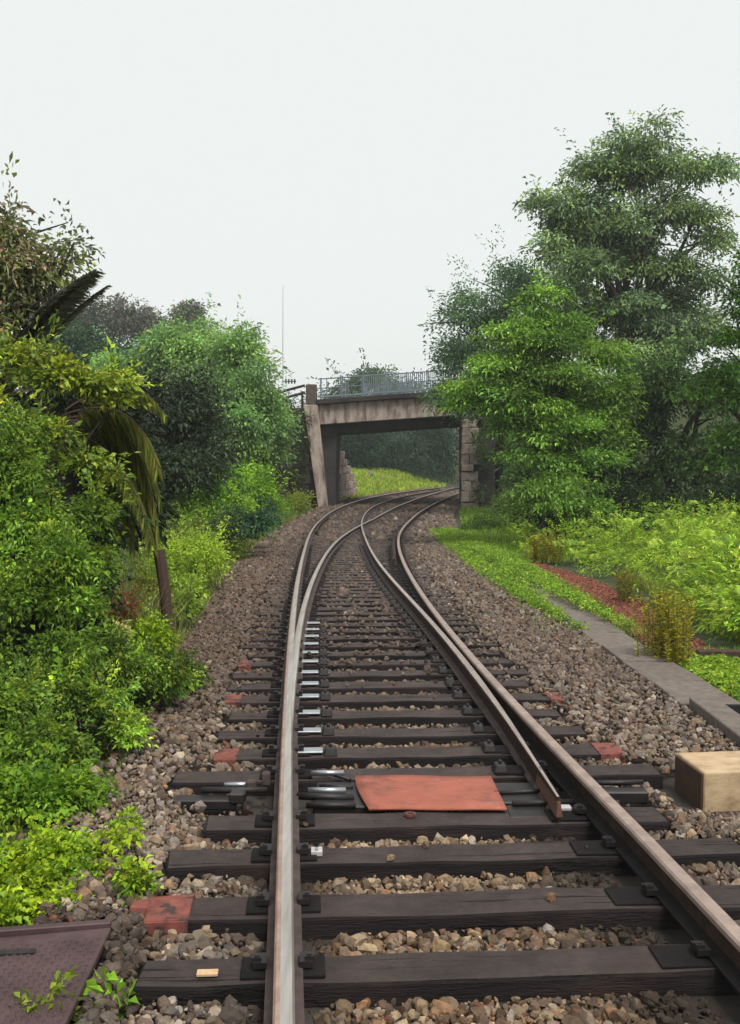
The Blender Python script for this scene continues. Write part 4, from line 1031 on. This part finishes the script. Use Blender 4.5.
plant('dark_tree', 'very dark evergreen tree between the palm and the soft green trees', 'tree',
      [bl(160, 400, 34, 26, 26), bl(180, 425, 42, 36, 26), bl(150, 440, 36, 40, 26), bl(205, 440, 22, 26, 26), bl(170, 470, 44, 30, 25), bl(135, 390, 24, 24, 26), bl(195, 395, 18, 16, 26.5)],
      20000, .12, .5, G((46, 58, 44), (58, 74, 52), (38, 48, 40), (76, 94, 70)), r0=.15, clump=.55, flat=.7, hollow=.3, mtl='glossy_leaf')
SG = G((126, 168, 104), (148, 188, 112), (104, 146, 94), (160, 196, 112), (94, 132, 90))
plant('leafy_tree', 'soft green rounded tree nearest the left end of the bridge', 'tree',
      [bl(235, 355, 28, 24, 42), bl(255, 385, 30, 28, 41), bl(262, 425, 26, 30, 41), bl(240, 425, 36, 30, 40), bl(225, 395, 30, 30, 41), bl(250, 455, 30, 20, 41), bl(240, 335, 16, 10, 42), bl(272, 405, 14, 16, 42)], 26000, .15, .55, SG, r0=.2, clump=.7, flat=.45, hollow=.35, up=.7, sprigs=.06)
plant('leafy_tree', 'soft green broad tree behind the very dark evergreen on the left', 'tree',
      [bl(180, 345, 34, 22, 46), bl(205, 360, 32, 26, 45), bl(150, 352, 34, 18, 46), bl(195, 385, 30, 24, 44), bl(170, 335, 20, 12, 46), bl(205, 330, 14, 9, 46), bl(120, 365, 30, 14, 45)], 22000, .16, .55, SG + G((130, 160, 80)), r0=.22, clump=.8, flat=.45, hollow=.35, up=.7, sprigs=.06)
plant('leafy_tree', 'dark green flat-topped tree behind the palm fronds on the left', 'tree', [bl(95, 345, 44, 14, 62), bl(70, 340, 30, 16, 62), bl(130, 355, 30, 12, 62), bl(90, 375, 60, 26, 62)], 9000, .26, .5, G((56, 88, 66), (46, 74, 58), (70, 104, 72)), r0=.25, clump=1.3, flat=.4, hollow=.3)
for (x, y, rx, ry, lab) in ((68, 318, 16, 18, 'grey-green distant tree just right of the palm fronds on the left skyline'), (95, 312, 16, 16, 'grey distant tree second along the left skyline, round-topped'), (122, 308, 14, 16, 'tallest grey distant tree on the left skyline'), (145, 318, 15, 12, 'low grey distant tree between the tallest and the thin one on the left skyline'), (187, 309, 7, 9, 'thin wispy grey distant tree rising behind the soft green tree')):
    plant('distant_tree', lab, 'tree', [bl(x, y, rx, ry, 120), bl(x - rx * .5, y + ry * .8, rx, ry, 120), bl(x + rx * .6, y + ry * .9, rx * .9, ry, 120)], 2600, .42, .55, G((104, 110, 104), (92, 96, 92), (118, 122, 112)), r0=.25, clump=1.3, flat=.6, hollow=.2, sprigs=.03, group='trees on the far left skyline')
plant('leafy_shrub', 'bright lime-topped rounded shrub beside the ballast left of the bridge', 'shrub',
      [bl(215, 480, 40, 16, 27), bl(245, 484, 28, 16, 28), bl(190, 498, 28, 20, 25.5), bl(222, 504, 34, 20, 25.5), bl(262, 500, 16, 18, 28), bl(200, 520, 26, 14, 24.5)], 20000, .09, .55, G((128, 168, 56), (106, 148, 52), (148, 186, 66), (86, 126, 50), k=1.15), r0=.05, clump=.36, flat=.5, hollow=.4, up=.7)
plant('leafy_shrub', 'blue-green dark shrub low on the right of the lime-topped one', 'shrub', [bl(244, 518, 24, 13, 24.6), bl(260, 510, 14, 13, 26), bl(226, 526, 16, 9, 24)], 6500, .08, .55, G((62, 100, 72), (50, 80, 62), (78, 118, 76)), r0=0, clump=.32, flat=.5, hollow=.4)
plant('leafy_shrub', 'small yellow-green shrub at the foot of the dark wing wall', 'shrub', [bl(297, 505, 20, 13, 52), bl(285, 512, 12, 9, 51)], 5200, .10, .5, G((122, 144, 42), (100, 128, 42), (140, 156, 54)), r0=.03, clump=.4, flat=.6, hollow=.3)
plant('low_plant', 'lime-green mound right at the base of the leaning post', 'plant', [bl(150, 640, 18, 13, 10.4), bl(150, 626, 10, 7, 10.5)], 2600, .045, .5, G((150, 182, 48), (128, 164, 44)), r0=0, clump=.15, flat=.7, hollow=.3, leafname='leaves')
plant('low_plant', 'yellow-green leafy clump beyond the leaning post', 'plant', [bl(195, 552, 26, 13, 18), bl(208, 560, 18, 10, 17), bl(175, 560, 16, 12, 17)], 8000, .06, .5, G((146, 176, 58), (122, 156, 54), (160, 188, 66), k=1.1), r0=0, clump=.3, flat=.7, hollow=.3, leafname='leaves')
plant('low_plant', 'tangled olive scrub between the post and the lime-topped shrub', 'plant', [bl(205, 535, 34, 12, 24), bl(165, 540, 30, 14, 21), bl(225, 545, 16, 10, 24)], 9000, .08, .4, G((112, 136, 60), (130, 146, 68), (90, 116, 52)), r0=0, clump=.4, flat=.8, hollow=.2, leafname='leaves')
plant('low_plant', 'round-leaved yellow-green plant just right of the leaning post', 'plant', [bl(180, 588, 14, 14, 13.6), bl(178, 600, 12, 10, 12.8)], 1200, .07, .75, G((140, 168, 60), (112, 146, 52)), r0=0, clump=.18, flat=.7, hollow=.3, leafname='leaves')
plant('low_plant', 'yellowish leafy plant left of the leaning post', 'plant', [bl(140, 605, 20, 14, 11.4), bl(148, 590, 14, 10, 11.8)], 2200, .055, .5, G((146, 150, 62), (120, 136, 52), (96, 116, 46)), r0=0, clump=.16, flat=.7, hollow=.3, leafname='leaves')
plant('low_plant', 'reddish-brown dry plant left of the leaning post', 'plant', [bl(122, 606, 13, 11, 10.4)], 700, .05, .4, G((156, 100, 72), (172, 122, 92), (120, 96, 60)), r0=0, clump=.14, flat=.7, hollow=.2, leafname='leaves')
plant('low_plant', 'pale cream-leaved plant below the reddish one', 'plant', [bl(113, 634, 8, 15, 9.4)], 420, .055, .3, G((190, 192, 130), (170, 178, 112)), r0=0, clump=.12, flat=.6, hollow=.2, leafname='leaves')
plant('low_plant', 'dark green creeping weeds at the ballast edge below the post', 'plant', [bl(175, 670, 26, 12, 9.0), bl(150, 690, 24, 10, 8.6)], 2600, .05, .5, G((72, 100, 44), (88, 116, 50), (58, 82, 40)), r0=0, clump=.15, flat=.6, hollow=.2, leafname='leaves')

plant('ivy', 'dark ivy creeping over the left wing wall of the bridge', 'ivy', [bl(282, 440, 20, 30, 57), bl(296, 470, 12, 26, 58), bl(286, 408, 14, 14, 57.5), bl(300, 430, 6, 24, 58.4)], 7000, .11, .7, G((54, 66, 40), (70, 80, 46), (44, 52, 34)), r0=0, clump=.35, flat=1, hollow=.1, up=.2, leafname='leaves')
plant('ivy', 'sparse green ivy on the stone face of the right bridge pier', 'ivy', [bl(482, 455, 6, 24, 58.2), bl(478, 440, 6, 8, 58.3), bl(478, 492, 8, 9, 58.2)], 1500, .10, .7, G((72, 100, 48), (56, 78, 42)), r0=0, clump=.3, flat=1, hollow=.1, up=.2, leafname='leaves')

# ---- beyond the bridge
for i, (x, y, rx, ry, Y_, lab) in enumerate(((385, 460, 44, 34, 100, 'dark tree seen under the bridge deck on the left'), (440, 455, 46, 32, 104, 'dark blue-green tree seen under the bridge deck on the right'), (350, 455, 24, 30, 96, 'dark tree against the far wing wall under the bridge'))):
    plant('dark_tree', lab, 'tree', [bl(x, y, rx, ry, Y_), bl(x + 12, y - 18, rx * .8, ry * .7, Y_), bl(x - 14, y + 8, rx * .8, ry * .7, Y_), bl(x, y - 40, rx * .8, ry * .9, Y_ + 2)], 9000, .30, .5, G((40, 66, 54), (52, 84, 64), (32, 50, 46), (44, 76, 56)), r0=.2, clump=1.4, flat=.5, hollow=.3)
plant('leafy_tree', 'round grey-green treetop showing above the bridge railing', 'tree', [bl(372, 378, 26, 12, 130), bl(395, 382, 24, 10, 130), bl(350, 384, 16, 9, 130), bl(375, 400, 50, 18, 130)], 7000, .45, .55, G((86, 116, 92), (102, 132, 102), (74, 100, 84)), r0=.3, clump=1.6, flat=.5, hollow=.3, sprigs=.02)
rk = P(370, 470, 88)
v, f, c = stones(np.array([[0, 0, 0.0]]), np.array([1.0]), 2, np.array([lin(104, 102, 92)]))
o = link('boulder', np_mesh('boulder', v, f, M['stone'], c), None, (rk.x, rk.y, gz(rk.x, rk.y) + .25)); o.scale = (1, 1, 1.25); tag(o, 'pointed grey boulder on the grassy bank beyond the bridge', 'boulder')

def forest(name, pts, n, L, pal, kw):
    V, F, Cc = crown_arrays(pts, n, L, .5, pal, **kw)
    return tag(link(name, np_mesh(name, V, F, M['leaf'], Cc)), kind='stuff')
pts = []
for k in range(70):
    a = math.radians(-62 + 124 * k / 69) + random.uniform(-.02, .02); R_ = random.uniform(165, 210)
    x, y = R_ * math.sin(a), R_ * math.cos(a); g_ = gz(x, y)
    if 0 < (k - 22) < 16: h = random.uniform(3, 5)
    else: h = random.uniform(5, 8)
    pts.append(((x, y, g_ + h * .5), (random.uniform(5, 8), 5, h)))
forest('far_woods', pts, 24000, .8, G((60, 90, 66), (74, 104, 76), (50, 76, 60)), dict(clump=3, flat=.6, hollow=.3))

# ---- palm
def frond(root, p0, p1, p2, nl, ll, pal, hang=.5, th=.018):
    p0, p1, p2 = Vector(p0), Vector(p1), Vector(p2)
    B_ = lambda t: p0 * (1 - t) ** 2 + p1 * 2 * t * (1 - t) + p2 * t * t
    ts = [i / 12 for i in range(13)]
    m = MB(); m.tube([B_(t) for t in ts], [th * (1 - .85 * t) for t in ts], 5)
    fr = m.build('frond', M['post_wood'], root)
    pos, ax, LL = [], [], []
    for i in range(nl):
        t = .10 + .9 * i / nl; c = B_(t); tan = (B_(min(t + .02, 1)) - B_(max(t - .02, 0))).normalized()
        s = tan.cross(Vector((0, 0, 1)))
        if s.length < .05: s = Vector((1, 0, 0))
        s.normalize()
        for sd in (-1, 1):
            pos.append(c); l = ll * math.sin(math.pi * (.12 + .80 * t)) ** .6
            a = s * sd * random.uniform(.45, .95) + tan * random.uniform(.55, .95) + Vector((0, 0, -hang * random.uniform(.6, 1.3)))
            ax.append(a); LL.append(l * random.uniform(.85, 1.1))
    pos, ax, LL = np.array(pos), np.array(ax), np.array(LL)
    V, F = leaf_mesh(pos, ax, LL, np.full(len(LL), .017), .5, .22, .3)
    pal = np.array(pal); col = pal[rng.integers(0, len(pal), len(pos))] * rng.uniform(.75, 1.25, (len(pos), 1))
    lf = link('leaflets', np_mesh('leaflets', V, F, M['glossy_leaf'], np.repeat(col, 2, 0)), fr)
PY = 10.6
pm_base = P(62, 430, PY)
palm = empty('palm', (pm_base.x, PY, gz(pm_base.x, PY)), 'palm with arching brown-green fronds half hidden in the left thicket', 'palm')
m = MB(); zb = gz(pm_base.x, PY)
m.tube([(pm_base.x, PY, zb - .2), (pm_base.x + .05, PY, zb + 1.0), (pm_base.x, PY, pm_base.z)], [.22, .18, .20], 10); m.build('trunk', M['bark'], palm, 0, True)
PB = G((92, 112, 52), (76, 94, 46), (116, 130, 62), (60, 76, 42), (118, 112, 58)); PD = G((88, 92, 78), (70, 78, 66), (104, 106, 92)); PL = G((150, 158, 70), (130, 140, 64))
def fr(a, b, c, pal, nl=70, ll=.4, hang=.5, d0=0, d1=0, d2=0): frond(palm, P(*a, PY + d0), P(*b, PY + d1), P(*c, PY + d2), nl, ll, pal, hang)
fr((-6, 380), (34, 302), (94, 271), PD, 170, .30, .20, 0, -.1, -.2)
fr((0, 385), (40, 316), (86, 279), PD, 170, .30, .25, .1, .1, .0)
fr((20, 385), (52, 322), (108, 286), PD, 150, .15, .10)
fr((10, 385), (20, 318), (66, 288), PD, 150, .28, .25, .2, .2, .2)
fr((40, 405), (0, 340), (-40, 310), PD, 70, .4, .4)
fr((66, 410), (135, 362), (164, 414), PB + PL, 90, .26, .6)
fr((62, 420), (144, 395), (158, 535), PB + PL, 260, .36, .72)
fr((60, 425), (138, 405), (152, 545), PB + PL, 260, .36, .72, .2, .0, -.1)
fr((60, 425), (122, 420), (132, 548), PB, 260, .36, .72, 0, -.2, -.2)
fr((58, 430), (108, 425), (112, 540), PB, 260, .34, .72, 0, -.2, -.3)
fr((60, 420), (150, 420), (160, 500), PB, 260, .32, .72, .2, .3, .3)
fr((62, 416), (138, 385), (158, 470), PB + PL, 220, .32, .72, -.1, -.1, -.2)
fr((60, 430), (118, 436), (146, 520), PB, 220, .30, .72, -.2, -.3, -.4)
fr((50, 410), (-20, 400), (-30, 520), PB, 70, .34, .9)

# ---- leaning post and dry stalks
pb, pt = P(168, 626, 10.8), P(159, 550, 10.8)
gzp = gz(pb.x, 10.8)
m = MB(); m.tube([(pb.x, 10.8, min(gzp, pb.z) - .2), (pb.x, 10.8, pb.z), ((pb.x + pt.x) / 2 + .01, 10.8, (pb.z + pt.z) / 2), (pt.x, 10.8, pt.z)], [.066, .064, .060, .062], 9)
tag(m.build('post', M['post_wood']), 'weathered brown timber post leaning left beside the ballast', 'post')
def stalks(name, label, cat, cx, cy, Y_, rx, h, n, pal, w=.006, lean=.35):
    b = P(cx, cy, Y_); k = Y_ / FOC
    x = b.x + rng.normal(0, rx * k * .5, n); y = Y_ + rng.normal(0, rx * k * .6, n); z0 = ground(x, y)
    hh = h * k * rng.uniform(.5, 1.1, n); top = max(b.z, 0)
    z0 = np.maximum(z0, b.z - h * k)
    lx = rng.normal(0, lean, n) * hh; ly = rng.normal(0, lean, n) * hh
    ang = rng.uniform(0, math.pi, n); sx, sy = np.cos(ang) * w, np.sin(ang) * w
    p0 = np.stack([x, y, z0], 1); p1 = p0 + np.stack([lx * .35, ly * .35, hh * .6], 1); p2 = p0 + np.stack([lx, ly, hh], 1); s = np.stack([sx, sy, sx * 0], 1)
    V = np.stack([p0 - s, p0 + s, p1 - s * .8, p1 + s * .8, p2], 1).reshape(-1, 3)
    q = (np.arange(n) * 5)[:, None]
    F = np.concatenate([q + np.array([[0, 1, 3]]), q + np.array([[0, 3, 2]]), q + np.array([[2, 3, 4]])], 1).reshape(-1, 3)
    pal = np.array(pal); col = pal[rng.integers(0, len(pal), n)] * rng.uniform(.75, 1.25, (n, 1))
    return tag(link(name, np_mesh(name, V, F, M['leaf'], np.repeat(col, 3, 0))), label, cat)
stalks('dry_grass', 'tuft of dry straw-coloured stalks between hedge and palm fronds', 'grass tuft', 132, 592, 11.0, 36, 80, 620, G((164, 168, 124), (140, 150, 96), (108, 128, 66), (190, 190, 154)))

# yellow weed by the path
def leafy_stalks(name, label, cat, cx, cy, Y_, rx, h, n, pal, L=.05):
    b = P(cx, cy, Y_); k = Y_ / FOC
    pos, ax = [], []
    m = MB(); root = empty(name, (b.x, Y_, gz(b.x, Y_)), label, cat)
    for i in range(n):
        x = b.x + random.gauss(0, rx * k * .45); y = Y_ + random.gauss(0, .18); z = gz(x, y); H_ = h * k * random.uniform(.55, 1.1)
        tx, ty = random.gauss(0, .12) * H_, random.gauss(0, .12) * H_
        m.tube([(x, y, z - .03), (x + tx * .4, y + ty * .4, z + H_ * .55), (x + tx, y + ty, z + H_)], [.006, .004, .002], 3, cap=False)
        for q in range(int(60 * H_ / .6)):
            t = random.uniform(.12, 1); pos.append((x + tx * t, y + ty * t, z + H_ * t)); a = random.uniform(0, 6.28); ax.append((math.cos(a), math.sin(a), random.uniform(.1, .9)))
    st = m.build('stalks', M['stalk'], root); st['kind'] = 'stuff'
    pos, ax = np.array(pos), np.array(ax)
    V, F = leaf_mesh(pos, ax, L * rng.uniform(.6, 1.3, len(pos)), L * .34 * np.ones(len(pos)), .5, .2)
    pal = np.array(pal); col = pal[rng.integers(0, len(pal), len(pos))] * rng.uniform(.75, 1.25, (len(pos), 1))
    link('leaves', np_mesh('leaves', V, F, M['leaf'], np.repeat(col, 2, 0)), root)
YW = G((168, 166, 50), (148, 150, 48), (120, 136, 46), (180, 170, 70))
leafy_stalks('tall_weed', 'tall yellow weed standing between the path and the bracken', 'weed', 668, 665, 10.6, 26, 72, 60, YW)
leafy_stalks('tall_weed', 'yellowish scrubby weed at the far end of the red earth strip', 'weed', 545, 545, 24, 24, 30, 50, YW + G((110, 136, 50)), .07)
leafy_stalks('tall_weed', 'olive weed leaning over the middle of the red earth strip', 'weed', 628, 590, 16, 12, 30, 26, G((126, 136, 50), (104, 120, 48), (140, 130, 60)), .06)

# ---- bracken (uncountable mass of fronds)
def fern(n, xs, ys, zs, size, pal, tilt):
    """fronds: arched midrib with pinnae of toothed leaflets"""
    npn = 13; VV, FF, CC = [], [], []; o = 0
    a = rng.uniform(0, 2 * math.pi, n)
    dirs = np.stack([np.cos(a), np.sin(a), np.zeros(n)], 1); side = np.stack([-np.sin(a), np.cos(a), np.zeros(n)], 1)
    p0 = np.stack([xs, ys, zs], 1)
    col0 = np.array(pal)[rng.integers(0, len(pal), n)] * rng.uniform(.8, 1.25, (n, 1))
    def at(t): return p0 + dirs * (size * tilt * t)[:, None] + UP * (size * (t * 1.15 - .75 * t * t))[:, None]
    for j in range(npn):
        t = .22 + .78 * j / npn
        c = at(np.full(n, t)); tan = unit(at(np.full(n, min(t + .03, 1))) - at(np.full(n, t - .03)))
        l = size * .38 * (1 - ((t - .22) / .80) ** 1.3) * rng.uniform(.85, 1.1, n)
        for sd in (-1, 1):
            axd = unit(side * sd + tan * .35 - UP * .12); nr = unit(np.cross(axd, tan)) 
            # pinna as four overlapping leaflets
            for q in range(1):
                s0 = c + axd * (l * 0)[:, None]; w = (size * .022 + l * .02)[:, None]
                tip = c + axd * l[:, None] - UP * (l * .12)[:, None]
                md = c + axd * (l * .45)[:, None]
                V = np.stack([s0, md + tan * w * .8, tip, md - tan * w * .8], 1).reshape(-1, 3); b4 = (np.arange(n) * 4)[:, None]
                VV.append(V); FF.append(np.concatenate([b4 + np.array([[0, 1, 2]]), b4 + np.array([[0, 2, 3]])], 1).reshape(-1, 3) + o); o += n * 4; CC.append(np.repeat(col0 * rng.uniform(.85, 1.15, (n, 1)), 2, 0))
    return np.concatenate(VV), np.concatenate(FF), np.concatenate(CC)
BR = G((146, 180, 62), (124, 160, 56), (170, 198, 78), (96, 134, 50), (140, 176, 60), (128, 150, 56), k=1.12)
xmin_at = lambda y: np.interp(y, [11, 12.5, 14, 18, 22, 26, 30], [4.4, 4.4, 4.5, 4.75, 4.5, 4.0, 3.2])
hum = []
for k in range(270):
    y = 11.2 + 18.5 * random.random() ** 1.15 if k < 150 else random.uniform(10.9, 15.5); x = float(xmin_at(y)) + .18 + random.random() ** 1.1 * float(np.interp(y, [11, 20, 30], [2.4, 6.0, 8.6]))
    r = random.uniform(.35, .8); h = random.uniform(.38, .76) * (1 if x - float(xmin_at(y)) > .8 else .75)
    hum.append(((x, y, gz(x, y) + h * .75), (r, r, h)))
V, F, Cc = crown_arrays(hum, 100000, .075, .30, BR, clump=.20, flat=.5, up=.6, hollow=.35, per=22, droop=.25, csd=.26, boughs=7, bsize=.46, bflat=.8, sprigs=.55)
n = 3000
hi = rng.integers(0, len(hum), n); hc = np.array([h[0] for h in hum])[hi]; hr = np.array([h[1] for h in hum])[hi]
dd_ = unit(rng.normal(size=(n, 3)) * np.array([1, 1, .8]) + UP * .5); pp = hc + dd_ * hr * .8
V2, F2, C2 = fern(n, pp[:, 0], pp[:, 1], pp[:, 2] - .08, rng.uniform(.26, .50, n), BR, .62)
C2 = C2 * rng.uniform(.75, 1.25, (len(C2), 1))
tag(link('bracken', np_mesh('bracken', np.concatenate([V, V2]), np.concatenate([F, F2 + len(V)]), M['leaf'], np.concatenate([Cc, C2]))), kind='stuff')

# ---- grasses (uncountable)
def grass(name, x, y, h, pal, w=.008, z=None):
    n = len(x); z0 = (ground(x, y) if z is None else z) - .02
    hh = h * rng.uniform(.5, 1.2, n); ang = rng.uniform(0, 6.28, n); la = rng.uniform(0, 6.28, n); ln = rng.uniform(.1, .7, n) * hh
    p0 = np.stack([x, y, z0], 1); s = np.stack([np.cos(ang) * w, np.sin(ang) * w, 0 * x], 1)
    p1 = p0 + np.stack([np.cos(la) * ln * .35, np.sin(la) * ln * .35, hh * .6], 1); p2 = p0 + np.stack([np.cos(la) * ln, np.sin(la) * ln, hh * .95], 1)
    V = np.stack([p0 - s, p0 + s, p1 - s * .7, p1 + s * .7, p2], 1).reshape(-1, 3); q = (np.arange(n) * 5)[:, None]
    F = np.concatenate([q + np.array([[0, 1, 3]]), q + np.array([[0, 3, 2]]), q + np.array([[2, 3, 4]])], 1).reshape(-1, 3)
    pal = np.array(pal); col = pal[rng.integers(0, len(pal), n)] * rng.uniform(.75, 1.3, (n, 1))
    return tag(link(name, np_mesh(name, V, F, M['leaf'], np.repeat(col, 3, 0))), kind='stuff')
def patch_weeds(name, x, y, L, pal, z=None, asp=.6):
    n = len(x); z0 = ground(x, y) if z is None else z
    per = 9; idx = np.repeat(np.arange(n), per); N_ = len(idx)
    pos = np.stack([x, y, z0], 1)[idx] + rng.normal(size=(N_, 3)) * np.array([.05, .05, .018]) + UP * rng.uniform(0, .07, N_)[:, None]
    ax = rng.normal(size=(N_, 3)); ax[:, 2] = np.abs(ax[:, 2]) * .6
    V, F = leaf_mesh(pos, ax, L * rng.uniform(.6, 1.3, N_), L * asp * rng.uniform(.7, 1.2, N_), .65, .2)
    pal = np.array(pal); c0 = pal[rng.integers(0, len(pal), n)] * rng.uniform(.8, 1.25, (n, 1)); col = c0[idx] * rng.uniform(.85, 1.15, (N_, 1))
    return tag(link(name, np_mesh(name, V, F, M['leaf'], np.repeat(col, 2, 0))), kind='stuff')
WG = G((132, 170, 58), (110, 150, 50), (154, 184, 66), (92, 132, 48))
# green verge on both sides of the path (it thins out towards the camera)
n = 7000
yy = 12.5 + 26 * rng.random(n); side_ = rng.random(n) < .5
near = sstep(12.5, 17, yy)
xx = np.where(side_, 2.55 - rng.random(n) * np.interp(yy, [12.5, 15, 19, 30, 40], [.05, .22, .42, .45, .3]), np.interp(yy, [12.5, 16], [3.02, 2.75]) + rng.random(n) * np.interp(yy, [12.5, 16, 19, 25, 40], [.12, .42, .45, .9, 1.2]))
xx = np.where((yy > 15.5) & (rng.random(n) < .12 + .40 * sstep(16, 22, yy)), 2.3 + rng.random(n) * 1.1, xx)
k = (rng.random(n) < .3 + .7 * near) & (rng.random(n) < .35 + .65 * (np.sin(xx * 5.1 + yy * 1.3) * np.sin(yy * 2.1 - xx * 3) > -.25))
xx, yy = xx[k], yy[k]
nv = 5200; gy_ = rng.uniform(12.5, 34, nv); gx_ = np.where(rng.random(nv) < .5, 2.5 - rng.random(nv) * .45, 3.0 + rng.random(nv) * .5)
grass('verge_grass', gx_, gy_, .15, WG + G((160, 170, 90)), w=.007)
patch_weeds('verge_weeds', xx, yy, .05, WG, z=np.maximum(ground(xx, yy), -drop(yy) - .2) + .03 + .07 * ((xx > 2.55) & (xx < 3.05)))
n = 2600; yy = rng.uniform(6.9, 10.8, n); xx = 3.12 + rng.random(n) * np.interp(yy, [6.9, 8.5, 10.8], [1.6, 1.2, .5]); k = ~((xx < 3.44) & (yy < 8.4)); xx, yy = xx[k], yy[k]
patch_weeds('verge_weeds', xx, yy, .055, WG + G((150, 170, 50)))
n = 9000; yy = rng.uniform(8.4, 11.5, n); xx = 3.06 + rng.random(n) * 1.2
grass('verge_grass', xx[:2600], yy[:2600], .10, WG)
n = 9000; yy = rng.uniform(9.6, 19, n); xx = xmin_at(yy) - .12 + rng.random(n) ** 1.3 * 2.2
grass('rough_grass', xx, yy, .26, G((120, 150, 60), (142, 160, 76), (96, 124, 52), (150, 140, 84)), w=.006)
n = 9000; yy = rng.uniform(3.5, 10.5, n); xx = 3.46 + rng.random(n) * 4
grass('rough_grass', xx, yy, .16, WG + G((120, 140, 60)), w=.006)
# grassy bank beyond the bridge
n = 16000; yy = rng.uniform(66, 98, n); xx = XL(yy) - rng.random(n) ** .8 * 9
grass('bank_grass', xx, yy, .42, G((156, 190, 66), (136, 174, 60), (176, 196, 84), (124, 156, 56), (150, 150, 70)), w=.05)
# left verge under the shrubs
n = 16000; yy = 5 + 50 * rng.random(n) ** 1.3; xx = XL(yy) - .02 - rng.random(n) ** 1.5 * np.interp(yy, [5, 12, 30, 55], [2.2, 2.6, 4.5, 4])
k = ~((yy < 6.2) & (xx > -1.9)) & ~((yy > 8.6) & (yy < 11.6) & (xx > -2.5)); xx, yy = xx[k], yy[k]
grass('verge_grass', xx, yy, np.interp(yy, [5, 20, 55], [.14, .26, .34]), G((92, 120, 46), (112, 138, 54), (74, 100, 42), (130, 140, 70)), w=.010)
n = 9000; yy = 24 + 34 * rng.random(n); xx = XR(yy) + .3 + rng.random(n) * 5
grass('verge_grass', xx, yy, .3, WG, w=.014)
# timber edging in the bracken's shade at the right edge
e0, e1 = P(700, 664, 10.9), P(760, 664, 10.9)
m = MB(); m.box(((e0.x + e1.x) / 2 + .3, 10.9, gz(3.8, 10.9) + .06), (.65, .06, .06)); tag(m.build('timber_edging', M['post_wood'], None, .01), 'dark low timber edging beneath the bracken at the right edge', 'edging')

# ---- thin damp air
hz = MB().box((0, 570, 18), (725, 660, 24)).build('haze', [])
hm = bpy.data.materials.new('haze'); hm.use_nodes = True; hm.node_tree.nodes.clear()
ho = hm.node_tree.nodes.new('ShaderNodeOutputMaterial'); hv = hm.node_tree.nodes.new('ShaderNodeVolumePrincipled')
hv.inputs['Color'].default_value = (.95, .97, .97, 1); hv.inputs['Density'].default_value = 0.0006
hm.node_tree.links.new(hv.outputs[0], ho.inputs['Volume'])
hz.data.materials.append(hm); tag(hz, kind='stuff')

tot = 0
for o in bpy.data.objects:
    if o.type == 'MESH': tot += sum(len(p.vertices) - 2 for p in o.data.polygons) if len(o.data.polygons) < 2000 else len(o.data.polygons)

print('approx tris', tot)
